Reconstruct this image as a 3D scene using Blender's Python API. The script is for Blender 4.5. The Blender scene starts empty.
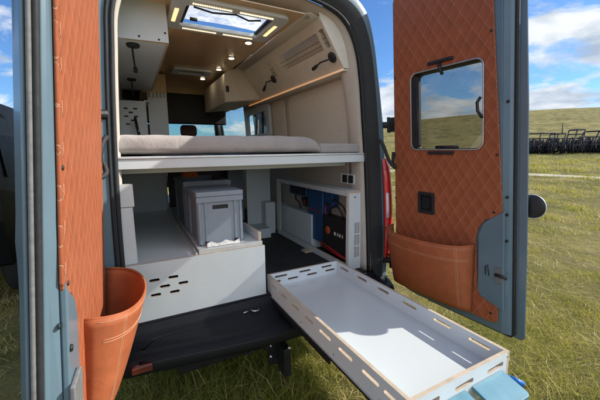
import bpy, bmesh, math, random
import numpy as np
from mathutils import Vector, Matrix
R = math.radians
random.seed(7); rng = np.random.default_rng(7)
S = bpy.context.scene
COL = S.collection
GZ = -0.70                      # ground level; z = 0 is the van's load floor, y runs into the van

# ------------------------------------------------------------------ node helpers
def new_mat(name):
    m = bpy.data.materials.new(name); m.use_nodes = True
    nt = m.node_tree; b = nt.nodes['Principled BSDF']
    return m, nt, b
def nd(nt, t, **kw):
    n = nt.nodes.new(t)
    for k, v in kw.items():
        if k.startswith('i_'):
            n.inputs[int(k[2:]) if k[2:].isdigit() else k[2:].replace('_', ' ')].default_value = v
        else: setattr(n, k, v)
    return n
def ramp(nt, fac, stops):
    r = nd(nt, 'ShaderNodeValToRGB'); e = r.color_ramp.elements
    while len(e) < len(stops): e.new(0.5)
    for el, (p, c) in zip(e, stops): el.position = p; el.color = (*c, 1) if len(c) == 3 else c
    nt.links.new(fac, r.inputs[0]); return r.outputs[0]
def mixc(nt, fac, a, b, mode='MIX'):
    m = nd(nt, 'ShaderNodeMix', data_type='RGBA', blend_type=mode)
    for sock, v in ((m.inputs[0], fac), (m.inputs[6], a), (m.inputs[7], b)):
        if hasattr(v, 'links'): nt.links.new(v, sock)
        elif isinstance(v, (int, float)): sock.default_value = v
        else: sock.default_value = (*v, 1)
    return m.outputs[2]
def noise(nt, scale, detail=4, rough=.55, vec=None, dist=0):
    n = nd(nt, 'ShaderNodeTexNoise'); n.inputs['Scale'].default_value = scale
    n.inputs['Detail'].default_value = detail; n.inputs['Roughness'].default_value = rough; n.inputs['Distortion'].default_value = dist
    if vec is not None: nt.links.new(vec, n.inputs['Vector'])
    return n.outputs['Fac']
def coords(nt, which='Object', scale=(1, 1, 1), rot=(0, 0, 0)):
    t = nd(nt, 'ShaderNodeTexCoord'); mp = nd(nt, 'ShaderNodeMapping')
    mp.inputs['Scale'].default_value = scale; mp.inputs['Rotation'].default_value = rot
    nt.links.new(t.outputs[which], mp.inputs['Vector']); return mp.outputs[0]
def bump(nt, b, h, strength=.3, dist=.002):
    n = nd(nt, 'ShaderNodeBump'); n.inputs['Strength'].default_value = strength; n.inputs['Distance'].default_value = dist
    nt.links.new(h, n.inputs['Height']); nt.links.new(n.outputs[0], b.inputs['Normal'])
def math_(nt, op, a, b=None):
    n = nd(nt, 'ShaderNodeMath', operation=op)
    for i, v in enumerate((a, b)):
        if v is None: continue
        if hasattr(v, 'links'): nt.links.new(v, n.inputs[i])
        else: n.inputs[i].default_value = v
    return n.outputs[0]

def simple(name, col, rough=.5, metal=0, var=.12, scale=30, bstr=0, bscale=200, bdist=.001, coat=0, spec=.5, rvar=.1):
    """surface of one colour with worn, slightly uneven tone and gloss"""
    m, nt, b = new_mat(name); v = coords(nt)
    n = noise(nt, scale, 6, .6, v)
    lo = tuple(c * (1 - var) for c in col); hi = tuple(min(1, c * (1 + var)) for c in col)
    nt.links.new(ramp(nt, n, [(.3, lo), (.7, hi)]), b.inputs['Base Color'])
    rr = nd(nt, 'ShaderNodeMapRange'); rr.inputs['To Min'].default_value = max(.02, rough - rvar); rr.inputs['To Max'].default_value = min(1, rough + rvar)
    nt.links.new(noise(nt, scale * .4, 5, .7, v), rr.inputs['Value']); nt.links.new(rr.outputs[0], b.inputs['Roughness'])
    b.inputs['Metallic'].default_value = metal; b.inputs['Coat Weight'].default_value = coat; b.inputs['Specular IOR Level'].default_value = spec
    b.inputs['Coat Roughness'].default_value = .08
    if bstr: bump(nt, b, noise(nt, bscale, 3, .6, v), bstr, bdist)
    return m

M = {}
M['paint'] = simple('blue_grey_paint', (.118, .180, .222), .34, var=.07, scale=7, coat=.22, rvar=.10, spec=.4, bstr=.06, bscale=60, bdist=.001)
M['white'] = simple('white_melamine', (.60, .655, .68), .36, var=.04, scale=6, rvar=.08)
M['beige'] = simple('beige_lining', (.60, .55, .475), .85, var=.06, scale=40, bstr=.25, bscale=500)
M['lining'] = simple('felt_wall_lining', (.47, .43, .375), .8, var=.05, scale=12, bstr=.15, bscale=700)
M['trim'] = simple('beige_moulding', (.68, .63, .545), .6, var=.05, scale=12, bstr=.12, bscale=700)
M['black'] = simple('black_plastic', (.016, .016, .018), .55, var=.3, scale=20, bstr=.15, bscale=600)
M['blackm'] = simple('black_metal', (.02, .021, .024), .42, metal=.4, var=.3, scale=25)
M['rubber'] = simple('black_rubber', (.017, .018, .02), .7, var=.3, scale=60)
M['greyrub'] = simple('grey_seal_rubber', (.15, .15, .15), .7, var=.2, scale=60)
M['bumper'] = simple('dark_bumper_plastic', (.0055, .007, .010), .55, spec=.28, var=.25, scale=5, bstr=.25, bscale=900, bdist=.0006)
M['mat'] = simple('black_floor_mat', (.02, .02, .022), .75, var=.4, scale=8, bstr=.5, bscale=300, bdist=.002)
M['steel'] = simple('brushed_steel', (.55, .55, .55), .33, metal=.9, var=.1, scale=40)
M['alu'] = simple('aluminium_edge', (.72, .73, .74), .38, metal=.6, var=.06, scale=30)
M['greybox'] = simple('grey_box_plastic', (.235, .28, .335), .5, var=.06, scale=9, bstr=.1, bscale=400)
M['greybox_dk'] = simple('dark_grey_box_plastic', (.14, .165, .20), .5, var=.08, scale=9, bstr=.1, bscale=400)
M['blue'] = simple('blue_device_case', (.014, .062, .18), .45, var=.1, scale=10)
M['bluepl'] = simple('pale_blue_painted_ply', (.10, .24, .31), .3, var=.14, scale=9, coat=.3)
M['bluecap'] = simple('bright_blue_plastic', (.015, .16, .55), .4)
M['red'] = simple('red_cable', (.45, .02, .02), .5)
M['orange'] = simple('orange_device_mark', (.55, .09, .025), .5)
M['dim_orange'] = simple('orange_fabric', (.62, .16, .04), .8)
M['clip'] = simple('printed_white', (.7, .7, .7), .5)
M['paper'] = simple('creased_plastic_bag', (.75, .74, .72), .25, bstr=.9, bscale=40, bdist=.02)
M['rust'] = simple('weathered_dark_steel', (.050, .047, .050), .8, var=.5, scale=3)
M['carblack'] = simple('black_car_paint', (.0035, .0035, .0045), .5, spec=.12)
M['seat'] = simple('dark_brown_seat_cover', (.10, .035, .02), .6)
M['cream'] = simple('cream_sideboard_mat', (.72, .72, .60), .45, var=.05)

# leather, plain
def leather(name, col, quilt=False):
    m, nt, b = new_mat(name); v = coords(nt)
    base = ramp(nt, noise(nt, 14, 6, .65, v), [(.3, tuple(c * .86 for c in col)), (.72, tuple(min(1, c * 1.13) for c in col))])
    grain = nd(nt, 'ShaderNodeTexVoronoi'); grain.inputs['Scale'].default_value = 420; nt.links.new(v, grain.inputs['Vector'])
    b.inputs['Roughness'].default_value = .55; b.inputs['Specular IOR Level'].default_value = .22
    if not quilt:
        nt.links.new(base, b.inputs['Base Color']); bump(nt, b, math_(nt, 'ADD', math_(nt, 'MULTIPLY', grain.outputs[0], .12), noise(nt, 7, 4, .5, v, .8)), .35, .012); return m
    uv = nd(nt, 'ShaderNodeTexCoord'); sep = nd(nt, 'ShaderNodeSeparateXYZ'); nt.links.new(uv.outputs['UV'], sep.inputs[0])
    u = math_(nt, 'MULTIPLY', sep.outputs[0], 1 / .076); w = math_(nt, 'MULTIPLY', sep.outputs[1], 1 / .116)
    ds = []
    for op in ('ADD', 'SUBTRACT'):
        t = math_(nt, op, u, w); f = math_(nt, 'FRACT', t); d = math_(nt, 'ABSOLUTE', math_(nt, 'SUBTRACT', f, .5)); ds.append((d, t))
    near = math_(nt, 'MAXIMUM', ds[0][0], ds[1][0])                    # .5 on a seam
    seam = nd(nt, 'ShaderNodeMapRange'); seam.inputs['From Min'].default_value = .478; seam.inputs['From Max'].default_value = .490
    nt.links.new(near, seam.inputs['Value'])
    # broken thread: stitches along the seam
    st = math_(nt, 'GREATER_THAN', math_(nt, 'FRACT', math_(nt, 'MULTIPLY', sep.outputs[1], 110)), .28)
    thread = math_(nt, 'MULTIPLY', seam.outputs[0], math_(nt, 'ADD', math_(nt, 'MULTIPLY', st, .46), .12))
    nt.links.new(mixc(nt, thread, base, (.60, .40, .27)), b.inputs['Base Color'])
    prod = math_(nt, 'MULTIPLY', math_(nt, 'SUBTRACT', .5, ds[0][0]), math_(nt, 'SUBTRACT', .5, ds[1][0]))
    hgt = math_(nt, 'POWER', math_(nt, 'MULTIPLY', prod, 4), .35)
    hh = math_(nt, 'ADD', hgt, math_(nt, 'ADD', math_(nt, 'MULTIPLY', grain.outputs[0], .04), math_(nt, 'MULTIPLY', noise(nt, 38, 4, .6, v, .5), .22)))
    bump(nt, b, hh, .6, .0065)
    return m
M['quilt'] = leather('quilted_tan_leather', (.345, .098, .042), True)
M['leather'] = leather('tan_leather', (.37, .108, .044))
M['thread'] = simple('light_thread', (.58, .34, .21), .8)

# plywood edge, wood ceiling
def wood(name, c0, c1, scale, rough=.5, stretch=(1, 1, 1), bstr=.1, coat=0):
    m, nt, b = new_mat(name); v = coords(nt, scale=stretch)
    n = noise(nt, scale, 8, .65, v, 1.2)
    nt.links.new(ramp(nt, n, [(.3, c0), (.55, tuple((a + d) / 2 for a, d in zip(c0, c1))), (.72, c1)]), b.inputs['Base Color'])
    b.inputs['Roughness'].default_value = rough; b.inputs['Coat Weight'].default_value = coat
    bump(nt, b, n, bstr, .001); return m
M['ply'] = wood('plywood_edge', (.40, .315, .225), (.58, .48, .36), 60, .65, (.15, .15, 4))
M['ceilwood'] = wood('oak_veneer_ceiling', (.52, .345, .175), (.67, .46, .255), 9, .30, (3, .3, 1), .05, .35)

# white panel with drips and smudges: the tray floor, glossy
def tray_mat():
    m, nt, b = new_mat('scuffed_glossy_white_laminate'); v = coords(nt)
    n1 = noise(nt, 3.5, 7, .65, v, .6); n2 = noise(nt, 55, 4, .7, v)
    c = mixc(nt, math_(nt, 'MULTIPLY', ramp(nt, n1, [(.5, (0, 0, 0)), (.85, (1, 1, 1))]), .16), (.56, .60, .605), (.52, .555, .56))
    nt.links.new(c, b.inputs['Base Color'])
    rr = nd(nt, 'ShaderNodeMapRange'); rr.inputs['To Min'].default_value = .17; rr.inputs['To Max'].default_value = .30
    n3 = noise(nt, 2.2, 3, .5, v, .6)
    nt.links.new(math_(nt, 'ADD', math_(nt, 'MULTIPLY', n3, .85), math_(nt, 'MULTIPLY', n2, .15)), rr.inputs['Value']); nt.links.new(rr.outputs[0], b.inputs['Roughness'])
    return m
M['trayfloor'] = tray_mat()

def fabric():
    m, nt, b = new_mat('grey_beige_mattress_cover'); v = coords(nt)
    n = noise(nt, 6, 5, .6, v)
    nt.links.new(ramp(nt, n, [(.3, (.31, .285, .27)), (.7, (.37, .34, .325))]), b.inputs['Base Color'])
    b.inputs['Roughness'].default_value = .95; b.inputs['Sheen Weight'].default_value = .3
    h = math_(nt, 'ADD', math_(nt, 'MULTIPLY', noise(nt, 9, 5, .6, v, .8), 1.0), math_(nt, 'MULTIPLY', noise(nt, 500, 2, .5, v), .05))
    bump(nt, b, h, .5, .02); return m
M['fabric'] = fabric()

def glass(name, tint, gloss=.12, trans=None, rough=.02):
    m, nt, b = new_mat(name); nt.nodes.remove(b)
    out = nt.nodes['Material Output']
    t = nd(nt, 'ShaderNodeBsdfTransparent'); t.inputs[0].default_value = (*tint, 1)
    g = nd(nt, 'ShaderNodeBsdfGlossy'); g.inputs['Roughness'].default_value = rough
    fr = nd(nt, 'ShaderNodeFresnel'); ge = nd(nt, 'ShaderNodeNewGeometry')      # a thin sheet reflects alike from both sides
    nt.links.new(math_(nt, 'SUBTRACT', 1.5, math_(nt, 'MULTIPLY', ge.outputs['Backfacing'], 1.5 - 1 / 1.5)), fr.inputs[0])
    mx = nd(nt, 'ShaderNodeMixShader')
    nt.links.new(math_(nt, 'ADD', fr.outputs[0], gloss), mx.inputs[0]); nt.links.new(t.outputs[0], mx.inputs[1]); nt.links.new(g.outputs[0], mx.inputs[2])
    nt.links.new(mx.outputs[0], out.inputs[0]); return m
M['glass'] = glass('grey_tinted_acrylic', (.40, .395, .37), .06)
M['glass_dk'] = glass('dark_tinted_acrylic', (.22, .22, .22), .05)
M['glass_teal'] = glass('teal_windscreen_glass', (.50, .68, .66), .03)
M['glass_clear'] = glass('clear_side_glass', (.85, .9, .88), .03)
M['glass_sky'] = glass('clouded_skylight_acrylic', (.62, .64, .64), .10, rough=.15)

def frosted(name, col, t):
    m, nt, b = new_mat(name); nt.nodes.remove(b); out = nt.nodes['Material Output']
    a = nd(nt, 'ShaderNodeBsdfTranslucent'); a.inputs[0].default_value = (*col, 1); v = coords(nt)
    c = nd(nt, 'ShaderNodeBsdfTransparent'); c.inputs[0].default_value = (.9, .92, .93, 1); mx = nd(nt, 'ShaderNodeMixShader')
    nt.links.new(ramp(nt, noise(nt, 9, 5, .6, v, 1.5), [(.40, (t - .25,) * 3), (.62, (t + .2,) * 3)]), mx.inputs[0])
    nt.links.new(a.outputs[0], mx.inputs[1]); nt.links.new(c.outputs[0], mx.inputs[2]); nt.links.new(mx.outputs[0], out.inputs[0]); return m
M['glass_sky'] = frosted('misted_skylight_acrylic', (.74, .75, .73), .30)
def emit(name, col, s):
    m, nt, b = new_mat(name); b.inputs['Base Color'].default_value = (.8, .8, .8, 1)
    b.inputs['Emission Color'].default_value = (*col, 1); b.inputs['Emission Strength'].default_value = s; return m
M['led'] = emit('warm_led_strip', (1, .66, .30), 3.0)
M['led_dim'] = emit('amber_light_bar', (1, .62, .24), 1.1)
M['downlight'] = emit('warm_downlight', (1, .80, .54), 16.0)
M['ledshelf'] = emit('amber_shelf_strip', (1, .42, .10), .26)

def lens(name, col):
    m, nt, b = new_mat(name); v = coords(nt, scale=(1, 1, 1))
    w = nd(nt, 'ShaderNodeTexWave'); w.inputs['Scale'].default_value = 40; w.bands_direction = 'Z'; nt.links.new(v, w.inputs['Vector'])
    b.inputs['Base Color'].default_value = (*col, 1); b.inputs['Roughness'].default_value = .12; b.inputs['Coat Weight'].default_value = 1
    bump(nt, b, w.outputs['Fac'], .3, .003); return m
M['redlens'] = lens('red_lamp_lens', (.55, .012, .015)); M['clearlens'] = lens('clear_lamp_lens', (.75, .72, .72))
M['reflector'] = lens('dull_red_reflector', (.10, .008, .008))

# ------------------------------------------------------------------ mesh helpers
class MB:
    def __init__(s): s.v = []; s.f = []; s.m = []; s.uv = {}; s.smooth = []
    def add(s, vs, fs, mi=0, smooth=False, uvs=None):
        o = len(s.v); s.v += [tuple(p) for p in vs]
        for i, f in enumerate(fs):
            s.f.append(tuple(o + k for k in f)); s.m.append(mi[i] if isinstance(mi, list) else mi); s.smooth.append(smooth)
        if uvs is not None:
            for k, u in enumerate(uvs): s.uv[o + k] = u
        return s
    def box(s, a, b, thin=None, mi=0, xf=None):
        """axis box; thin = axis across the board: its other four faces get material 1 (the board's edge)"""
        x0, y0, z0 = a; x1, y1, z1 = b
        vs = [(x, y, z) for z in (z0, z1) for y in (y0, y1) for x in (x0, x1)]
        if xf: vs = [xf(p) for p in vs]
        fs = [(0, 4, 6, 2), (1, 3, 7, 5), (0, 1, 5, 4), (2, 6, 7, 3), (0, 2, 3, 1), (4, 5, 7, 6)]; ax = [0, 0, 1, 1, 2, 2]
        return s.add(vs, fs, [mi if thin is None or k == thin else 1 for k in ax])
    def tube(s, pts, r, n=10, cap=True, closed=False):
        pts = [Vector(p) for p in pts]; rs = r if isinstance(r, (list, tuple)) else [r] * len(pts)
        vs = []; N = len(pts); prev = None
        for i, p in enumerate(pts):
            if closed: t = pts[(i + 1) % N] - pts[i - 1]
            else: t = pts[min(i + 1, N - 1)] - pts[max(i - 1, 0)]
            t.normalize()
            if prev is None: a = t.orthogonal().normalized()
            else:
                a = prev - t * prev.dot(t); a = a.normalized() if a.length > 1e-6 else t.orthogonal().normalized()
            prev = a; b = t.cross(a)
            vs += [p + (a * math.cos(2 * math.pi * k / n) + b * math.sin(2 * math.pi * k / n)) * rs[i] for k in range(n)]
        fs = [(i * n + k, i * n + (k + 1) % n, (i + 1) * n + (k + 1) % n, (i + 1) * n + k) for i in range(N - 1) for k in range(n)]
        if closed: fs += [((N - 1) * n + k, (N - 1) * n + (k + 1) % n, (k + 1) % n, k) for k in range(n)]
        elif cap: fs += [tuple(range(n))[::-1], tuple((N - 1) * n + k for k in range(n))]
        return s.add(vs, fs, 0, True)
    def lathe(s, c, axis, prof, n=24):
        c = Vector(c); ax = Vector(axis).normalized(); a = ax.orthogonal().normalized(); b = ax.cross(a); vs = []
        for (r, h) in prof:
            vs += [c + ax * h + (a * math.cos(2 * math.pi * k / n) + b * math.sin(2 * math.pi * k / n)) * max(r, 1e-5) for k in range(n)]
        P = len(prof)
        fs = [(i * n + k, i * n + (k + 1) % n, (i + 1) * n + (k + 1) % n, (i + 1) * n + k) for i in range(P - 1) for k in range(n)]
        fs += [tuple(range(n))[::-1], tuple((P - 1) * n + k for k in range(n))]
        return s.add(vs, fs, 0, True)
    def prism(s, poly, f0, f1, mi=0):
        """poly of 2-D points swept between the two placements f0(p), f1(p)"""
        n = len(poly); vs = [f0(p) for p in poly] + [f1(p) for p in poly]
        fs = [tuple(range(n))[::-1], tuple(range(n, 2 * n))] + [(k, (k + 1) % n, n + (k + 1) % n, n + k) for k in range(n)]
        return s.add(vs, fs, mi)
    def grid(s, rows, closed=False, mi=0, smooth=True, skip=None, uvs=None):
        n = len(rows[0]); vs = [p for r in rows for p in r]; fs = []
        for i in range(len(rows) - 1):
            for k in range(n if closed else n - 1):
                if skip and skip(i, k): continue
                fs.append((i * n + k, i * n + (k + 1) % n, (i + 1) * n + (k + 1) % n, (i + 1) * n + k))
        return s.add(vs, fs, mi, smooth, uvs)
    def build(s, name, mats, parent=None, bevel=0, solid=0, seg=2, sub=0, off=-1, loc=None):
        me = bpy.data.meshes.new(name)
        vs = s.v
        if loc is not None: vs = [(p[0] - loc[0], p[1] - loc[1], p[2] - loc[2]) for p in vs]
        me.from_pydata(vs, [], s.f); me.update()
        bm = bmesh.new(); bm.from_mesh(me)
        bmesh.ops.recalc_face_normals(bm, faces=bm.faces); bm.to_mesh(me); bm.free()
        for mt in (mats if isinstance(mats, (list, tuple)) else [mats]): me.materials.append(M[mt] if isinstance(mt, str) else mt)
        me.polygons.foreach_set('material_index', s.m); me.polygons.foreach_set('use_smooth', s.smooth)
        if s.uv:
            ul = me.uv_layers.new(name='UVMap')
            for l in me.loops: ul.data[l.index].uv = s.uv.get(l.vertex_index, (0, 0))
        o = bpy.data.objects.new(name, me); COL.objects.link(o)
        if loc is not None: o.location = loc
        if parent: o.parent = parent
        if solid:
            d = o.modifiers.new('thick', 'SOLIDIFY'); d.thickness = solid; d.offset = off
        if sub: d = o.modifiers.new('sub', 'SUBSURF'); d.levels = d.render_levels = sub
        if bevel:
            d = o.modifiers.new('bevel', 'BEVEL'); d.width = bevel; d.segments = seg; d.limit_method = 'ANGLE'; d.angle_limit = R(40); d.harden_normals = False
        return o

def rrect(x0, y0, x1, y1, r, n=6):
    rs = r if isinstance(r, (list, tuple)) else [r] * 4; out = []
    for (cx, cy, a0, rr) in ((x1 - rs[0], y1 - rs[0], 0, rs[0]), (x0 + rs[1], y1 - rs[1], 90, rs[1]), (x0 + rs[2], y0 + rs[2], 180, rs[2]), (x1 - rs[3], y0 + rs[3], 270, rs[3])):
        m = n if rr > 1e-4 else 0
        for k in range(m + 1):
            a = R(a0 + 90 * k / max(m, 1)); out.append((cx + rr * math.cos(a), cy + rr * math.sin(a)))
    return out
def slot(cx, cy, L, h, ang=0):
    p = rrect(-L / 2, -h / 2, L / 2, h / 2, h * .46, 5); c, s = math.cos(R(ang)), math.sin(R(ang))
    return [(cx + x * c - y * s, cy + x * s + y * c) for x, y in p]
def plate(mb, outline, holes, t0, t1, xf, front=0, edge=0, bev=.0, uv=False):
    """flat board with holes: 2-D outline in (a, b), thickness from t0 to t1, placed by xf(a, b, t)"""
    cu = bpy.data.curves.new('outline', 'CURVE'); cu.dimensions = '2D'; cu.fill_mode = 'BOTH'
    cu.extrude = abs(t1 - t0) / 2 - bev; cu.bevel_depth = bev; cu.bevel_resolution = 1; cu.offset = -bev
    for loop in [outline] + list(holes):
        sp = cu.splines.new('POLY'); sp.points.add(len(loop) - 1); sp.use_cyclic_u = True
        for p, (a, b) in zip(sp.points, loop): p.co = (a, b, 0, 1)
    o = bpy.data.objects.new('outline', cu); COL.objects.link(o)
    dg = bpy.context.evaluated_depsgraph_get(); me = bpy.data.meshes.new_from_object(o.evaluated_get(dg))
    tm = (t0 + t1) / 2
    vs = [v.co.copy() for v in me.vertices]; fs = [tuple(p.vertices) for p in me.polygons]
    mi = [front if abs(p.normal.z) > .9 else edge for p in me.polygons]
    mb.add([xf(v.x, v.y, v.z + tm) for v in vs], fs, mi, False, [(v.x, v.y) for v in vs] if uv else None)
    bpy.data.objects.remove(o); bpy.data.curves.remove(cu); bpy.data.meshes.remove(me)
    return mb
XZ = lambda a, b, t: (a, t, b)
YZ = lambda a, b, t: (t, a, b)
XY = lambda a, b, t: (a, b, t)
def thing(name, loc, label, cat, group=None):
    o = bpy.data.objects.new(name, None); COL.objects.link(o); o.location = loc; o.empty_display_size = .1
    tag(o, label, cat, group); bpy.context.view_layer.update(); return o
def tag(o, label=None, cat=None, group=None, kind=None):
    for k, v in (('label', label), ('category', cat), ('group', group), ('kind', kind)):
        if v: o[k] = v
    return o
def under(o, parent):                     # parent while keeping the shape where it was built
    o.parent = parent
    o.matrix_parent_inverse = Matrix.Translation(-parent.location) if parent.parent is None and parent.type == 'EMPTY' else Matrix.Identity(4)
    return o
_build = MB.build
def build(s, name, mats, parent=None, **k):
    o = _build(s, name, mats, None, **k)
    if parent is not None: under(o, parent)
    return o
MB.build = build

# ------------------------------------------------------------------ camera
cam = bpy.data.cameras.new('camera'); co = bpy.data.objects.new('camera', cam); COL.objects.link(co); S.camera = co
yaw, pit, rol, f = R(27.748), R(-9.01), R(-.595), 317.1
fw = Vector((math.sin(yaw) * math.cos(pit), math.cos(yaw) * math.cos(pit), math.sin(pit)))
rt = Vector((math.cos(yaw), -math.sin(yaw), 0)); up = rt.cross(fw)
rt2 = rt * math.cos(rol) + up * math.sin(rol); up2 = -rt * math.sin(rol) + up * math.cos(rol)
mw = Matrix((rt2, up2, -fw)).transposed().to_4x4(); mw.translation = (-.77, -1.926, .977)
co.matrix_world = mw; cam.sensor_width = 36; cam.lens = f / 600 * 36; cam.clip_start = .05; cam.clip_end = 3000
S.render.resolution_x, S.render.resolution_y = 1024, 683

# ------------------------------------------------------------------ sun and sky
SUN_AZ = Vector((math.cos(R(17.8)), -math.sin(R(17.8)), 0)); SUN_EL = R(33.5)
to_sun = SUN_AZ * math.cos(SUN_EL) + Vector((0, 0, math.sin(SUN_EL)))
sl = bpy.data.lights.new('sun', 'SUN'); so = bpy.data.objects.new('sun', sl); COL.objects.link(so)
sl.energy = 4.3; sl.angle = R(.53); sl.color = (1, .95, .86)
so.rotation_euler = to_sun.to_track_quat('Z', 'Y').to_euler(); so.location = (20, -8, 15)
W = bpy.data.worlds.new('World'); S.world = W; W.use_nodes = True
nt = W.node_tree; bg = nt.nodes['Background']; bg.inputs[1].default_value = .13
sky = nd(nt, 'ShaderNodeTexSky', sky_type='NISHITA'); sky.sun_disc = False; sky.sun_elevation = SUN_EL
sky.sun_rotation = math.atan2(to_sun.x, to_sun.y); sky.air_density = 1.0; sky.dust_density = .4; sky.ozone_density = 2.5
tc = nd(nt, 'ShaderNodeTexCoord'); sp = nd(nt, 'ShaderNodeSeparateXYZ'); nt.links.new(tc.outputs['Generated'], sp.inputs[0])
zz = math_(nt, 'ADD', math_(nt, 'MAXIMUM', sp.outputs[2], 0), .22)
cx = math_(nt, 'DIVIDE', sp.outputs[0], zz); cy = math_(nt, 'DIVIDE', sp.outputs[1], zz)
cmb = nd(nt, 'ShaderNodeCombineXYZ'); nt.links.new(cx, cmb.inputs[0]); nt.links.new(cy, cmb.inputs[1]); cmb.inputs[2].default_value = 3.3
cn = noise(nt, 1.6, 10, .60, cmb.outputs[0], .35)
lowband = nd(nt, 'ShaderNodeMapRange'); lowband.inputs['From Min'].default_value = .03; lowband.inputs['From Max'].default_value = .48
lowband.inputs['To Min'].default_value = .125; lowband.inputs['To Max'].default_value = -.03; nt.links.new(sp.outputs[2], lowband.inputs['Value'])
side = math_(nt, 'ADD', math_(nt, 'MULTIPLY', sp.outputs[1], -.10), math_(nt, 'MULTIPLY', sp.outputs[0], .03))  # extra cloud cover behind the camera, added for more fill light
cf = math_(nt, 'ADD', math_(nt, 'ADD', cn, lowband.outputs[0]), side)
cover = ramp(nt, cf, [(.47, (0, 0, 0)), (.575, (1, 1, 1))])
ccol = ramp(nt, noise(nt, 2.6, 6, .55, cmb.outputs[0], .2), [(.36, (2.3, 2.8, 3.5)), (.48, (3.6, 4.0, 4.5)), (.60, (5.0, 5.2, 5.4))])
blue = mixc(nt, 1.0, sky.outputs[0], (.40, .60, .84), 'MULTIPLY')
lit = nd(nt, 'ShaderNodeMapRange'); lit.inputs['From Min'].default_value = -.1; lit.inputs['From Max'].default_value = .8; lit.inputs['To Min'].default_value = 1; lit.inputs['To Max'].default_value = 1.95  # clouds out of view behind the camera glow brighter, added as fill
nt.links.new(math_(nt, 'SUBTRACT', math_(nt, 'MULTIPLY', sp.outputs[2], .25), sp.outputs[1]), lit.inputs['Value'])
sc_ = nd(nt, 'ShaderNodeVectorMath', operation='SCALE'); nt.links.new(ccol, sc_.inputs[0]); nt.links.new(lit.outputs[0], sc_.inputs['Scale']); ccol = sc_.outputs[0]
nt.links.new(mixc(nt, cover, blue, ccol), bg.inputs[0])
S.view_settings.view_transform = 'Standard'; S.view_settings.look = 'None'; S.view_settings.exposure = .6; S.view_settings.gamma = 1
S.view_settings.use_curve_mapping = False
S.render.engine = 'CYCLES'; S.cycles.max_bounces = 10; S.cycles.diffuse_bounces = 6; S.cycles.transparent_max_bounces = 12
S.cycles.use_denoising = True; S.cycles.sample_clamp_indirect = 8

# ------------------------------------------------------------------ terrain
def ss(a, b, x):
    t = np.clip((x - a) / (b - a), 0, 1); return t * t * (3 - 2 * t)
def terrain(x, y):
    x = np.asarray(x, float); y = np.asarray(y, float)
    dx, dy = x + .77, y + 1.926; r = np.hypot(dx, dy); az = np.degrees(np.arctan2(dx, dy))
    crest = 10.2 + 12.2 * ss(12, 55, az) - 6 * ss(95, 170, az) + .5 * np.sin(az * .23)
    h = crest * ss(45, 260, r) * (1 - .35 * ss(300, 700, r))
    h = h + .9 * ss(8, 60, r) * ss(20, 60, az)
    h = h + .05 * np.sin(x * .9 + 1) * np.sin(y * .7) * ss(3, 8, r) + .12 * np.sin(x * .21) * np.sin(y * .17 + 2) * ss(8, 30, r)
    return GZ + h
radii = np.concatenate([np.linspace(0, 12, 30), np.geomspace(12.6, 900, 80)])
angs = np.linspace(0, 2 * np.pi, 241)[:-1]
gm = MB(); rows = []
for r_ in radii:
    xs = -.77 + r_ * np.sin(angs); ys = -1.926 + r_ * np.cos(angs)
    rows.append(list(zip(xs, ys, terrain(xs, ys))))
gm.grid(rows, closed=True)
def ground_mat():
    m, nt, b = new_mat('dry_green_pasture'); v = coords(nt); vl = coords(nt, scale=(1, 1, 3))
    big = noise(nt, .028, 8, .68, vl, .8); mid = noise(nt, .6, 9, .72, v, .4); fine = noise(nt, 14, 8, .75, v); patch = noise(nt, .16, 7, .7, v, .6)
    a = ramp(nt, mid, [(.38, (.055, .052, .018)), (.48, (.18, .155, .052)), (.60, (.46, .36, .16))])
    c = ramp(nt, fine, [(.30, (.055, .058, .014)), (.52, (.20, .182, .052)), (.75, (.44, .36, .155))])
    g = mixc(nt, .45, a, c)
    g = mixc(nt, ramp(nt, big, [(.44, (0, 0, 0)), (.60, (.7, .7, .7))]), g, (.30, .245, .085))
    g = mixc(nt, ramp(nt, patch, [(.50, (0, 0, 0)), (.60, (.75, .75, .75))]), g, (.085, .092, .024))
    soil = ramp(nt, noise(nt, 1.1, 8, .72, v, .6), [(.54, (0, 0, 0)), (.64, (.8, .8, .8))])
    g = mixc(nt, soil, g, (.20, .150, .085))
    nt.links.new(g, b.inputs['Base Color']); b.inputs['Roughness'].default_value = .95; b.inputs['Specular IOR Level'].default_value = .1
    bump(nt, b, math_(nt, 'ADD', mid, math_(nt, 'MULTIPLY', fine, .5)), .9, .12); return m
M['ground'] = ground_mat()
tag(gm.build('ground', 'ground'), kind='structure')

# pale dirt track crossing the field
pm = MB(); rows = []
for k in range(80):
    t = -60 + k * 2.2
    c = Vector((18.6, 7.4, 0)) + Vector((-.37, .93, 0)) * t
    w = .42 + .10 * math.sin(k * 1.7) + .06 * math.sin(k * .61)
    cr = []
    for q in (-1, -.4, .4, 1):
        p = c + Vector((.93, .37, 0)) * w * q
        cr.append((p.x, p.y, float(terrain(p.x, p.y)) + (.055 if abs(q) < .9 else -.02)))
    rows.append(cr)
pm.grid(rows); M['dirt'] = simple('pale_dirt', (.50, .44, .33), .95, var=.2, scale=1.5)
tag(pm.build('dirt_path', 'dirt'), kind='structure')

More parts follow.
